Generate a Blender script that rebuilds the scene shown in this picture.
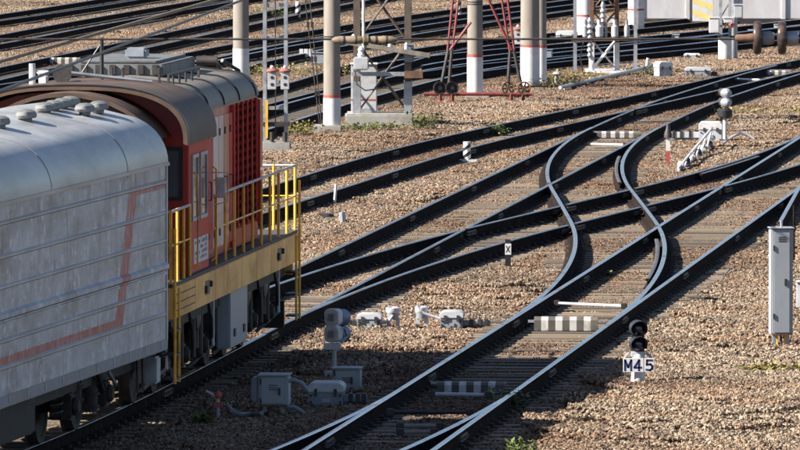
import bpy, bmesh, math, random
import numpy as np
from mathutils import Vector, Matrix, Euler

random.seed(7)
rng = np.random.default_rng(11)
for o in list(bpy.data.objects):
    bpy.data.objects.remove(o, do_unlink=True)
sc = bpy.context.scene
COL = sc.collection

# ------------------------------------------------------------------ camera
F, CH, HOR = 9000.0, 8.5, -220.0          # focal length (px of an 800 px wide frame), eye height, horizon row
PITCH = math.atan((225 - HOR) / F)
cd = bpy.data.cameras.new('camera')
cam = bpy.data.objects.new('camera', cd)
COL.objects.link(cam)
cd.sensor_width = 36.0
cd.lens = F / 800 * 36
cd.clip_start, cd.clip_end = 1.0, 6000.0
cam.location = (0, 0, CH)
cam.rotation_euler = (math.pi / 2 - PITCH, 0, 0)
cd.dof.use_dof = True
cd.dof.focus_distance = 142
cd.dof.aperture_fstop = 18
sc.camera = cam

# ------------------------------------------------------------------ sky and sun
SUN_EL, SUN_AZ = math.radians(34.5), math.atan2(-0.94, -0.30)   # azimuth: angle from +Y towards +X
w = bpy.data.worlds.new('World')
sc.world = w
w.use_nodes = True
nt = w.node_tree
nt.nodes.clear()
sky = nt.nodes.new('ShaderNodeTexSky')
sky.sky_type = 'NISHITA'
sky.sun_disc = False
sky.sun_elevation = SUN_EL
sky.sun_rotation = SUN_AZ
sky.air_density, sky.dust_density, sky.ozone_density = 0.8, 0.5, 1.0
bg = nt.nodes.new('ShaderNodeBackground')
bg.inputs['Strength'].default_value = 0.05
wo = nt.nodes.new('ShaderNodeOutputWorld')
nt.links.new(sky.outputs[0], bg.inputs['Color'])
nt.links.new(bg.outputs[0], wo.inputs['Surface'])
sl = bpy.data.lights.new('sun', 'SUN')
sl.energy = 5.0
sl.angle = math.radians(0.5)
sl.color = (1.0, 0.92, 0.80)
sun = bpy.data.objects.new('sun', sl)
COL.objects.link(sun)
sun.location = (-60, 60, 60)
to_sun = Vector((math.sin(SUN_AZ) * math.cos(SUN_EL), math.cos(SUN_AZ) * math.cos(SUN_EL), math.sin(SUN_EL)))
sun.rotation_euler = to_sun.to_track_quat('Z', 'Y').to_euler()
vs = sc.view_settings
vs.view_transform, vs.look, vs.gamma, vs.exposure = 'Standard', 'None', 1.0, 1.45
vs.use_curve_mapping = False

# ------------------------------------------------------------------ where a point of the photo stands
def gp(px, py, z=0.0):
    d = Vector((px - 400, F * math.cos(PITCH) - (py - 225) * math.sin(PITCH), -F * math.sin(PITCH) - (py - 225) * math.cos(PITCH)))
    t = (z - CH) / d.z
    return Vector((d.x * t, d.y * t, z))
def at(px, py, Y):
    d = Vector((px - 400, F * math.cos(PITCH) - (py - 225) * math.sin(PITCH), -F * math.sin(PITCH) - (py - 225) * math.cos(PITCH)))
    t = Y / d.y
    return Vector((d.x * t, Y, CH + d.z * t))

# ------------------------------------------------------------------ materials
MAT = {}
def nodes_of(name):
    m = bpy.data.materials.new(name)
    m.use_nodes = True
    n = m.node_tree
    n.nodes.clear()
    out = n.nodes.new('ShaderNodeOutputMaterial')
    b = n.nodes.new('ShaderNodeBsdfPrincipled')
    n.links.new(b.outputs[0], out.inputs['Surface'])
    return m, n, b
def coords(n, scale=(1, 1, 1), kind='Object'):
    tc = n.nodes.new('ShaderNodeTexCoord')
    mp = n.nodes.new('ShaderNodeMapping')
    mp.inputs['Scale'].default_value = scale
    n.links.new(tc.outputs[kind], mp.inputs['Vector'])
    return mp.outputs[0]
def noise(n, vec, scale, detail=4, rough=.6):
    t = n.nodes.new('ShaderNodeTexNoise')
    t.inputs['Scale'].default_value = scale
    t.inputs['Detail'].default_value = detail
    t.inputs['Roughness'].default_value = rough
    n.links.new(vec, t.inputs['Vector'])
    return t.outputs['Fac']
def ramp(n, fac, stops):
    r = n.nodes.new('ShaderNodeValToRGB')
    e = r.color_ramp.elements
    while len(e) < len(stops):
        e.new(.5)
    for k, (p, c) in enumerate(stops):
        e[k].position = p
        e[k].color = (*c, 1) if len(c) == 3 else c
    n.links.new(fac, r.inputs['Fac'])
    return r.outputs['Color']
def mix(n, a, b, fac, mode='MIX'):
    x = n.nodes.new('ShaderNodeMix')
    x.data_type = 'RGBA'
    x.blend_type = mode
    for s, v in ((x.inputs['Factor'], fac), (x.inputs['A'], a), (x.inputs['B'], b)):
        if isinstance(v, (int, float)):
            s.default_value = v
        elif isinstance(v, tuple):
            s.default_value = (*v, 1)
        else:
            n.links.new(v, s)
    return x.outputs['Result']
def math_(n, op, a, b=None, c=None):
    x = n.nodes.new('ShaderNodeMath')
    x.operation = op
    for k, v in enumerate((a, b, c)):
        if v is None:
            continue
        if isinstance(v, (int, float)):
            x.inputs[k].default_value = v
        else:
            n.links.new(v, x.inputs[k])
    return x.outputs[0]
def bump(n, b, h, strength=.3, dist=.01):
    x = n.nodes.new('ShaderNodeBump')
    x.inputs['Strength'].default_value = strength
    x.inputs['Distance'].default_value = dist
    n.links.new(h, x.inputs['Height'])
    n.links.new(x.outputs[0], b.inputs['Normal'])
def pmat(name, col, rough=.6, metal=0.0, var=.2, scale=6, dirt=None, dirt_amt=.5, stretch=(1, 1, 1), bmp=.0, coat=0.0, rand=0.0, dscale=None, spec=.5):
    m, n, b = nodes_of(name)
    v = coords(n, stretch)
    f = noise(n, v, scale)
    lo = tuple(max(0, c * (1 - var)) for c in col)
    hi = tuple(min(1, c * (1 + var)) for c in col)
    c = ramp(n, f, [(.3, lo), (.7, hi)])
    if dirt:
        f2 = noise(n, v, dscale or scale * .45, 6, .7)
        fr = ramp(n, f2, [(.62 - dirt_amt * .35, (0, 0, 0)), (.70, (1, 1, 1))])
        c = mix(n, c, dirt, fr)
    if rand:
        oi = n.nodes.new('ShaderNodeObjectInfo')
        k = math_(n, 'MULTIPLY_ADD', oi.outputs['Random'], rand, 1 - rand * .6)
        hs = n.nodes.new('ShaderNodeHueSaturation')
        n.links.new(k, hs.inputs['Value'])
        n.links.new(c, hs.inputs['Color'])
        c = hs.outputs[0]
    n.links.new(c, b.inputs['Base Color'])
    rr = math_(n, 'MULTIPLY_ADD', f, .25, max(.03, rough - .12))
    n.links.new(rr, b.inputs['Roughness'])
    b.inputs['Metallic'].default_value = metal
    b.inputs['Coat Weight'].default_value = coat
    b.inputs['Specular IOR Level'].default_value = spec
    if bmp:
        bump(n, b, f, bmp, .01)
    MAT[name] = m
    return m

pmat('rail_rust', (.020, .015, .014), .95, var=.5, scale=9, dirt=(.055, .040, .032), dirt_amt=.2, bmp=.2, spec=.03)
pmat('rail_head_mid', (.34, .34, .37), .34, .9, var=.25, scale=3, dirt=(.14, .10, .08), dirt_amt=.35, dscale=1.0)
pmat('rail_head', (.54, .56, .63), .26, 1.0, var=.22, scale=4, dirt=(.20, .16, .14), dirt_amt=.22, dscale=1.0)
pmat('rail_head_dull', (.20, .18, .17), .42, .7, var=.3, scale=4, dirt=(.12, .08, .06), dirt_amt=.5)
pmat('joint_steel', (.10, .085, .075), .6, .4, var=.4, scale=12)
pmat('fastening', (.045, .036, .032), .8, .0, var=.5, scale=20, spec=.2)
pmat('timber', (.215, .172, .128), .85, var=.45, scale=7, stretch=(.18, 3, 3), dirt=(.085, .066, .052), dirt_amt=.45, bmp=.5, rand=.7)
pmat('timber_dark', (.10, .085, .07), .85, var=.4, scale=7, stretch=(.18, 3, 3), dirt=(.04, .035, .03), dirt_amt=.5, bmp=.5, rand=.4)
pmat('concrete', (.33, .32, .30), .85, var=.18, scale=5, dirt=(.22, .20, .17), dirt_amt=.35, bmp=.3)
pmat('pole_concrete', (.25, .225, .20), .85, var=.16, scale=3, stretch=(1, 1, .2), dirt=(.12, .10, .085), dirt_amt=.45, bmp=.2)
pmat('white_paint', (.62, .62, .64), .6, var=.07, scale=4, dirt=(.34, .31, .27), dirt_amt=.35)
pmat('maroon', (.20, .035, .035), .6, var=.25, scale=6, dirt=(.12, .045, .04), dirt_amt=.3)
pmat('red_paint', (.38, .075, .065), .6, var=.2, scale=6, dirt=(.22, .06, .05), dirt_amt=.3)
pmat('galvanised', (.36, .38, .42), .5, .5, var=.2, scale=5, dirt=(.22, .19, .16), dirt_amt=.25)
pmat('grey_paint', (.22, .245, .285), .5, var=.14, scale=5, dirt=(.20, .18, .16), dirt_amt=.3)
pmat('light_grey', (.46, .48, .52), .5, var=.12, scale=5, dirt=(.30, .27, .24), dirt_amt=.3)
pmat('box_grey', (.30, .33, .37), .5, var=.10, scale=3, stretch=(1, 1, .35), dirt=(.28, .27, .25), dirt_amt=.3)
pmat('black_paint', (.018, .019, .024), .45, var=.3, scale=6, dirt=(.06, .05, .045), dirt_amt=.2)
pmat('dark_steel', (.055, .052, .055), .55, .5, var=.35, scale=8, dirt=(.085, .06, .045), dirt_amt=.35)
pmat('rust', (.16, .085, .05), .85, var=.4, scale=9, dirt=(.07, .045, .035), dirt_amt=.4, bmp=.3)
pmat('grime', (.030, .027, .026), .75, .1, var=.5, scale=6, dirt=(.075, .06, .048), dirt_amt=.25, bmp=.3)
pmat('loco_red', (.46, .026, .020), .36, var=.18, scale=2.5, stretch=(1, 1, .3), dirt=(.48, .20, .16), dirt_amt=.25, coat=.3)
pmat('louvre_red', (.20, .022, .018), .9, var=.3, spec=.0)
pmat('loco_salmon', (.56, .060, .040), .6, var=.15, scale=3, stretch=(1, 1, .3), dirt=(.48, .14, .10), dirt_amt=.3, spec=.25)
pmat('loco_pale', (.76, .66, .63), .42, var=.14, scale=4, stretch=(2, 2, .25), dirt=(.52, .17, .14), dirt_amt=.4, coat=.2)
pmat('loco_grey', (.17, .155, .14), .55, var=.2, scale=2.5, stretch=(1, 1, .5), dirt=(.15, .13, .11), dirt_amt=.35, spec=.3)
pmat('loco_roof', (.085, .058, .046), .6, var=.3, scale=2.5, dirt=(.13, .085, .06), dirt_amt=.35, spec=.3)
pmat('loco_yellow', (.95, .53, .17), .55, var=.12, scale=3, stretch=(1, .3, .6), dirt=(.52, .23, .06), dirt_amt=.5, spec=.25)
pmat('rail_yellow', (.84, .45, .05), .45, var=.15, scale=6, dirt=(.35, .20, .06), dirt_amt=.3)
pmat('deck', (.055, .052, .05), .7, var=.4, scale=6)
pmat('glass', (.07, .085, .10), .06, var=.2, scale=2, coat=.5)
pmat('lens', (.010, .012, .035), .08, var=.3, scale=4, coat=1)
pmat('wire', (.06, .055, .055), .5, .5, var=.2)
pmat('sleeve', (.22, .165, .11), .7, var=.25, scale=14, dirt=(.12, .09, .06), dirt_amt=.4)
pmat('insulator', (.045, .030, .026), .25, var=.4, scale=5, dirt=(.15, .10, .08), dirt_amt=.3, coat=.3)
pmat('wall_panel', (.50, .50, .53), .8, var=.10, scale=2, stretch=(1, 1, .5), dirt=(.45, .43, .42), dirt_amt=.35)
pmat('hazard_yellow', (.72, .60, .22), .6, var=.1)
pmat('leaf', (.095, .125, .030), .6, var=.45, scale=30, rand=.3)
pmat('leaf_dry', (.25, .22, .075), .7, var=.4, scale=30, rand=.3)
pmat('cable', (.03, .028, .028), .6, var=.3)

# timber-like skin of the wagon: dull aluminium with streaks and a faded red line
def wagon_skin():
    m, n, b = nodes_of('wagon_skin')
    tc = n.nodes.new('ShaderNodeTexCoord')
    v = coords(n, (1, .30, .8))
    f = noise(n, v, 2.6, 6, .65)
    c = ramp(n, f, [(.30, (.19, .200, .225)), (.48, (.37, .388, .43)), (.68, (.54, .562, .61))])
    fine = noise(n, coords(n, (1, .9, 1.0)), 4.2, 6, .75)
    c = mix(n, c, (.70, .73, .79), ramp(n, fine, [(.52, (0, 0, 0)), (.66, (.8, .8, .8))]))
    drip = noise(n, coords(n, (1, .9, .10)), 3.2, 5, .7)
    c = mix(n, c, mix(n, c, (.50, .51, .54), 1.0, 'MULTIPLY'), ramp(n, drip, [(.54, (0, 0, 0)), (.70, (.75, .75, .75))]))
    # faded red line: a band along the side, a band up, a band at the top
    sp = n.nodes.new('ShaderNodeSeparateXYZ')
    n.links.new(tc.outputs['Object'], sp.inputs[0])
    y, z = sp.outputs['Y'], sp.outputs['Z']
    def band(s, lo, hi):
        return math_(n, 'MULTIPLY', math_(n, 'GREATER_THAN', s, lo), math_(n, 'LESS_THAN', s, hi))
    ys = math_(n, 'MULTIPLY_ADD', z, -.62, math_(n, 'ADD', y, 3.10 * .62))      # the upright leans
    low = math_(n, 'MULTIPLY', band(z, 1.37, 1.47), math_(n, 'LESS_THAN', y, -3.25))
    up = math_(n, 'MULTIPLY', band(ys, -2.75, -2.15), band(z, 1.37, 3.10))
    top = math_(n, 'MULTIPLY', band(z, 2.98, 3.10), math_(n, 'GREATER_THAN', y, -2.75))
    msk = math_(n, 'MAXIMUM', low, math_(n, 'MAXIMUM', up, top))
    side = math_(n, 'GREATER_THAN', sp.outputs['X'], 1.0)
    wear = ramp(n, noise(n, coords(n, (1, 3, 1.4)), 3.5, 6, .7), [(.30, (.25, .25, .25)), (.58, (.95, .95, .95))])
    msk = math_(n, 'MULTIPLY', math_(n, 'MULTIPLY', msk, side), wear)
    c = mix(n, c, (.38, .045, .032), msk)
    n.links.new(c, b.inputs['Base Color'])
    b.inputs['Metallic'].default_value = .15
    n.links.new(math_(n, 'MULTIPLY_ADD', f, .3, .34), b.inputs['Roughness'])
    bump(n, b, noise(n, coords(n, (1, 1.5, .5)), 3, 3), .25, .02)
    MAT['wagon_skin'] = m
wagon_skin()
pmat('wagon_roof', (.44, .45, .47), .42, .3, var=.22, scale=2.6, dirt=(.27, .265, .26), dirt_amt=.65, stretch=(1, .35, 1), bmp=.3)

def stone_mat(name, use_attr):
    m, n, b = nodes_of(name)
    tc = n.nodes.new('ShaderNodeTexCoord')
    geo = n.nodes.new('ShaderNodeNewGeometry')
    pos = geo.outputs['Position']
    if use_attr:
        a = n.nodes.new('ShaderNodeAttribute')
        a.attribute_name = 'tint'
        c = ramp(n, a.outputs['Fac'], [(0, (.028, .021, .016)), (.18, (.090, .066, .045)), (.45, (.200, .148, .103)), (.72, (.305, .231, .165)), (.93, (.38, .302, .225)), (1, (.50, .43, .355))])
    else:
        c = ramp(n, noise(n, pos, 14, 3), [(.3, (.035, .026, .019)), (.7, (.085, .062, .044))])
    big = noise(n, pos, .16, 5, .65)
    c = mix(n, c, mix(n, c, (.42, .36, .34), 1.0, 'MULTIPLY'), ramp(n, big, [(.50, (0, 0, 0)), (.66, (.75, .75, .75))]))
    dust = noise(n, pos, .45, 5, .7)
    c = mix(n, c, (.33, .275, .215), ramp(n, dust, [(.60, (0, 0, 0)), (.72, (.55, .55, .55))]))
    red = noise(n, pos, .33, 4, .6)
    c = mix(n, c, mix(n, c, (1.0, .84, .74), 1.0, 'MULTIPLY'), ramp(n, red, [(.45, (0, 0, 0)), (.62, (1, 1, 1))]))
    if use_attr:      # oil and brake dust lie on the stones near the rails
        so = n.nodes.new('ShaderNodeAttribute'); so.attribute_type = 'INSTANCER'; so.attribute_name = 'soil'
        c = mix(n, c, mix(n, c, (.50, .40, .34), 1.0, 'MULTIPLY'), so.outputs['Fac'])
    n.links.new(c, b.inputs['Base Color'])
    b.inputs['Roughness'].default_value = .85
    if not use_attr:
        bump(n, b, noise(n, pos, 25, 4), .8, .03)
    MAT[name] = m
stone_mat('stone', True)
stone_mat('earth', False)

# ------------------------------------------------------------------ mesh builder
class MB:
    def __init__(s):
        s.v, s.f, s.m = [], [], []
    def add(s, vs, fs, mi=0):
        k = len(s.v)
        s.v += [tuple(p) for p in vs]
        s.f += [tuple(i + k for i in f) for f in fs]
        s.m += [mi] * len(fs)
        return s
    def box(s, c, d, mi=0, rot=None):
        x, y, z = d[0] / 2, d[1] / 2, d[2] / 2
        vs = [Vector((a, b, e)) for e in (-z, z) for b in (-y, y) for a in (-x, x)]
        if rot is not None:
            R = Euler(rot).to_matrix()
            vs = [R @ p for p in vs]
        c = Vector(c)
        return s.add([p + c for p in vs], [(0, 2, 3, 1), (4, 5, 7, 6), (0, 1, 5, 4), (2, 6, 7, 3), (0, 4, 6, 2), (1, 3, 7, 5)], mi)
    def b6(s, x0, x1, y0, y1, z0, z1, mi=0):
        return s.box(((x0 + x1) / 2, (y0 + y1) / 2, (z0 + z1) / 2), (abs(x1 - x0), abs(y1 - y0), abs(z1 - z0)), mi)
    def cyl(s, p0, p1, r0, r1=None, n=12, mi=0):
        r1 = r0 if r1 is None else r1
        p0, p1 = Vector(p0), Vector(p1)
        q = (p1 - p0).to_track_quat('Z', 'Y').to_matrix()
        vs = []
        for p, r in ((p0, r0), (p1, r1)):
            vs += [p + q @ Vector((r * math.cos(2 * math.pi * k / n), r * math.sin(2 * math.pi * k / n), 0)) for k in range(n)]
        fs = [(k, (k + 1) % n, n + (k + 1) % n, n + k) for k in range(n)]
        fs += [tuple(range(n - 1, -1, -1)), tuple(range(n, 2 * n))]
        return s.add(vs, fs, mi)
    def tube(s, pts, r, n=6, mi=0):
        pts = [Vector(p) for p in pts]
        vs, fs = [], []
        for i, p in enumerate(pts):
            t = (pts[min(i + 1, len(pts) - 1)] - pts[max(i - 1, 0)])
            q = t.to_track_quat('Z', 'Y').to_matrix()
            vs += [p + q @ Vector((r * math.cos(2 * math.pi * k / n), r * math.sin(2 * math.pi * k / n), 0)) for k in range(n)]
        for i in range(len(pts) - 1):
            fs += [(i * n + k, i * n + (k + 1) % n, (i + 1) * n + (k + 1) % n, (i + 1) * n + k) for k in range(n)]
        fs += [tuple(range(n - 1, -1, -1)), tuple(range((len(pts) - 1) * n, len(pts) * n))]
        return s.add(vs, fs, mi)
    def prism(s, poly, a0, a1, axis='y', mi=0):
        n = len(poly)
        def P(p, a):
            return {'y': (p[0], a, p[1]), 'x': (a, p[0], p[1]), 'z': (p[0], p[1], a)}[axis]
        vs = [P(p, a0) for p in poly] + [P(p, a1) for p in poly]
        fs = [(k, (k + 1) % n, n + (k + 1) % n, n + k) for k in range(n)] + [tuple(range(n)), tuple(range(2 * n - 1, n - 1, -1))]
        return s.add(vs, fs, mi)
    def lathe(s, prof, c=(0, 0, 0), axis=(0, 0, 1), n=16, mi=0, cap=True):
        q = Vector(axis).to_track_quat('Z', 'Y').to_matrix()
        c = Vector(c)
        vs, fs = [], []
        for r, z in prof:
            vs += [c + q @ Vector((r * math.cos(2 * math.pi * k / n), r * math.sin(2 * math.pi * k / n), z)) for k in range(n)]
        for i in range(len(prof) - 1):
            fs += [(i * n + k, i * n + (k + 1) % n, (i + 1) * n + (k + 1) % n, (i + 1) * n + k) for k in range(n)]
        if cap:
            fs += [tuple(range(n - 1, -1, -1)), tuple(range((len(prof) - 1) * n, len(prof) * n))]
        return s.add(vs, fs, mi)
    def mesh(s, name, mats, bevel=0.0, smooth=35):
        me = bpy.data.meshes.new(name)
        me.from_pydata(s.v, [], s.f)
        for k in (mats if isinstance(mats, (list, tuple)) else [mats]):
            me.materials.append(MAT[k])
        me.polygons.foreach_set('material_index', s.m)
        bm = bmesh.new()
        bm.from_mesh(me)
        bmesh.ops.recalc_face_normals(bm, faces=bm.faces)
        if bevel:
            es = [e for e in bm.edges if len(e.link_faces) == 2 and e.calc_face_angle(0) > .6]
            bmesh.ops.bevel(bm, geom=es, offset=bevel, segments=2, affect='EDGES', clamp_overlap=True)
        bm.to_mesh(me)
        bm.free()
        if smooth:
            me.polygons.foreach_set('use_smooth', [True] * len(me.polygons))
            me.set_sharp_from_angle(angle=math.radians(smooth))
        return me
    def build(s, name, mats, parent=None, bevel=0.0, smooth=35, loc=(0, 0, 0), rot=(0, 0, 0)):
        o = bpy.data.objects.new(name, s.mesh(name, mats, bevel, smooth))
        COL.objects.link(o)
        o.location, o.rotation_euler, o.parent = loc, rot, parent
        return o
def tag(o, label=None, cat=None, group=None, kind=None):
    for k, v in (('label', label), ('category', cat), ('group', group), ('kind', kind)):
        if v:
            o[k] = v
    return o
def thing(name, label, cat, loc=(0, 0, 0), rz=0.0, group=None):
    o = bpy.data.objects.new(name, None)
    COL.objects.link(o)
    o.empty_display_size = .2
    o.location, o.rotation_euler = loc, (0, 0, rz)
    return tag(o, label, cat, group)
def share(o, parent, loc=None, rot=None, scale=None):
    c = o.copy()
    COL.objects.link(c)
    c.parent = parent
    if loc is not None: c.location = loc
    if rot is not None: c.rotation_euler = rot
    if scale is not None: c.scale = scale
    return c
def copy_tree(o, parent=None):
    c = o.copy()
    COL.objects.link(c)
    c.parent = parent
    for ch in list(o.children):
        copy_tree(ch, c)
    return c

# ================================================================== the tracks' centre lines
H0 = 0.1024                                     # heading of the train's track, dX/dY
HA = math.atan(H0)
YG = np.arange(40.0, 460.0, .5)
def curve(pts, sig=6.0):
    p = np.array(sorted(pts, key=lambda q: q[1]))
    X, Y = p[:, 0], p[:, 1]
    x = np.interp(YG, Y, X)
    a = (X[1] - X[0]) / (Y[1] - Y[0]); x = np.where(YG < Y[0], X[0] + a * (YG - Y[0]), x)
    a = (X[-1] - X[-2]) / (Y[-1] - Y[-2]); x = np.where(YG > Y[-1], X[-1] + a * (YG - Y[-1]), x)
    k = np.exp(-.5 * (np.arange(-40, 41) * .5 / sig) ** 2); k /= k.sum()
    pad = np.concatenate([x[0] + (x[1] - x[0]) * np.arange(-40, 0), x, x[-1] + (x[-1] - x[-2]) * np.arange(1, 41)])
    xs = np.convolve(pad, k, 'valid')
    return lambda yy: np.interp(yy, YG, xs)
lineS = lambda y: -3.114 + H0 * (y - 132.2)
cS = curve([(lineS(116) - .02 - .15 * 10 - .21 * 66, 40), (lineS(116) - .02 - .15 * 10, 106), (lineS(116) - .02, 116), (lineS(122), 122), (lineS(212), 212), (6.12, 222), (7.45, 233.5), (10.6, 255.4), (12.6, 267), (20, 304)], 4)
cT = curve([(-13.2, 100), (-3.5, 172), (-1.75, 184.5), (.12, 199.2), (1.7, 209), (4.5, 223.7), (7.2, 238), (9.85, 252.8), (12.6, 267), (20, 304)], 5)
cB = lambda y: 1.334 + .1073 * (np.asarray(y) - 127.5)
def ease(t, a=.42):
    t = np.clip(t, 0, 1); m = 1 / (1 - a)
    return np.where(t < a, m * t * t / (2 * a), np.where(t > 1 - a, 1 - m * (1 - t) ** 2 / (2 * a), m * (t - a / 2)))
X0, X1 = 137.0, 215.0
D0, D1 = 135.0, 214.4
cX = lambda y: cB(y) + (cS(y) - cB(y)) * ease((np.asarray(y) - X0) / (X1 - X0))
cD = lambda y: cS(y) + (cB(y) - cS(y)) * ease((np.asarray(y) - D0) / (D1 - D0))
cE = lambda y: cB(y) - .40 * (np.clip(123.0 - np.asarray(y), 0, 99) / 11.5) ** 1.8
def pixcurve(pts, sig=5.0):
    q = [gp(a, b, .2) for a, b in pts]
    return curve([(p.x, p.y) for p in q], sig)
KT = [  # background tracks: centre lines and the stretch that is built
    (pixcurve([(150, 155), (240, 127), (320, 102), (440, 71), (515, 60), (577, 53), (660, 44), (800, 28), (900, 18)]), 120, 345),
    (pixcurve([(400, 80), (467, 68), (515, 63), (577, 57), (660, 50), (800, 35), (900, 26)]), 256, 345),
    (pixcurve([(100, 140), (240, 103), (320, 83), (405, 54), (467, 44), (545, 36), (660, 24), (800, 8)]), 110, 370),
    (pixcurve([(320, 83), (405, 62), (467, 54), (545, 47), (620, 41), (700, 34), (800, 22)]), 262, 360),
    (pixcurve([(-60, 87), (0, 73), (120, 48), (235, 23), (320, 5), (400, -10)]), 170, 370),
    (pixcurve([(60, 80), (150, 66), (235, 48), (320, 33), (400, 20), (460, 11), (530, 2), (640, -12)]), 180, 380),
    (pixcurve([(150, 83), (235, 62), (320, 45), (400, 33), (467, 22), (560, 9), (660, -4)]), 180, 380),
    (pixcurve([(-60, 50), (0, 40), (60, 28), (150, 12), (220, 0), (330, -16)]), 200, 390),
    (pixcurve([(-60, 26), (0, 18), (80, 6), (140, -4), (260, -20)]), 220, 400),
]
ALL = [(cS, 40, 262), (cT, 90, 380), (cB, 80, 245), (cX, X0, X1), (cD, D0, D1), (cE, 90, 123)] + KT

def track_dist(x, y):
    d = np.full(np.shape(x), 99.0)
    for c, a, b in ALL:
        dd = np.abs(x - c(y)) * .985
        d = np.minimum(d, np.where((y >= a - 1) & (y <= b + 1), dd, 99.0))
    return d
_ph = rng.uniform(0, 6.28, (14,)); _kx = rng.normal(0, .9, 14); _ky = rng.normal(0, .55, 14)
def lumps(x, y):
    return sum(np.sin(_kx[i] * x + _ky[i] * y + _ph[i]) for i in range(14)) / 14
def terrain(x, y):
    d = track_dist(x, y)
    t = np.clip((d - 1.25) / 1.3, 0, 1); t = t * t * (3 - 2 * t)
    inside = -.056 + .055 * lumps(x * 1.7 + 5, y * 1.1) + np.where(np.abs(x - cT(y)) < 2.2, .012, 0.0)
    return inside * (1 - t) + t * (-.010 + .24 * np.clip(lumps(x, y), -.3, .6))

# ================================================================== ground sheet
xs = np.concatenate([[-3000, -900, -250, -90], np.arange(-34, 42.1, .7), [90, 250, 900, 3000]])
ys = np.concatenate([[-400, -50, 40, 80], np.arange(92, 380.1, .8), [430, 600, 1200, 4500]])
gx, gy = np.meshgrid(xs, ys)
gz = terrain(gx, gy) - .035
nX, nY = len(xs), len(ys)
vs_ = np.stack([gx, gy, gz], -1).reshape(-1, 3)
ii = (np.arange(nY - 1)[:, None] * nX + np.arange(nX - 1)[None]).reshape(-1)
fs_ = np.stack([ii, ii + 1, ii + 1 + nX, ii + nX], -1)
me = bpy.data.meshes.new('ground')
me.from_pydata(vs_.tolist(), [], fs_.tolist())
me.materials.append(MAT['earth'])
me.polygons.foreach_set('use_smooth', [True] * len(me.polygons))
ground = bpy.data.objects.new('ground', me)
COL.objects.link(ground)
tag(ground, kind='structure')

# ================================================================== ballast stones
px_, py_ = [], []
for y in np.arange(96, 372, .80):
    half = .0475 * y + 2.5
    x = np.arange(-half, half, .80)
    px_.append(x); py_.append(np.full(x.shape, y))
px_ = np.concatenate(px_); py_ = np.concatenate(py_)
px_ = px_ + rng.uniform(-.25, .25, px_.shape); py_ = py_ + rng.uniform(-.25, .25, py_.shape)
pz_ = terrain(px_, py_)
me = bpy.data.meshes.new('ballast_stones')
me.from_pydata(np.stack([px_, py_, pz_], -1).tolist(), [], [])
stones = bpy.data.objects.new('ballast_stones', me)
COL.objects.link(stones)
tag(stones, 'tan and brown crushed stone ballast spread between and around the tracks', 'ballast', kind='stuff')
me.materials.append(MAT['stone'])
at_ = me.attributes.new('soil', 'FLOAT', 'POINT')
d_ = track_dist(px_, py_)
soil = np.clip(1.35 - d_ / 1.9, 0, 1) * np.clip(.75 + 1.6 * lumps(px_ * .7, py_ * .35), .1, 1) + np.clip(2.2 * lumps(px_ * .5 + 9, py_ * .16) - .35, 0, .8)
at_.data.foreach_set('value', np.clip(soil, 0, 1).astype(np.float32))

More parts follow.
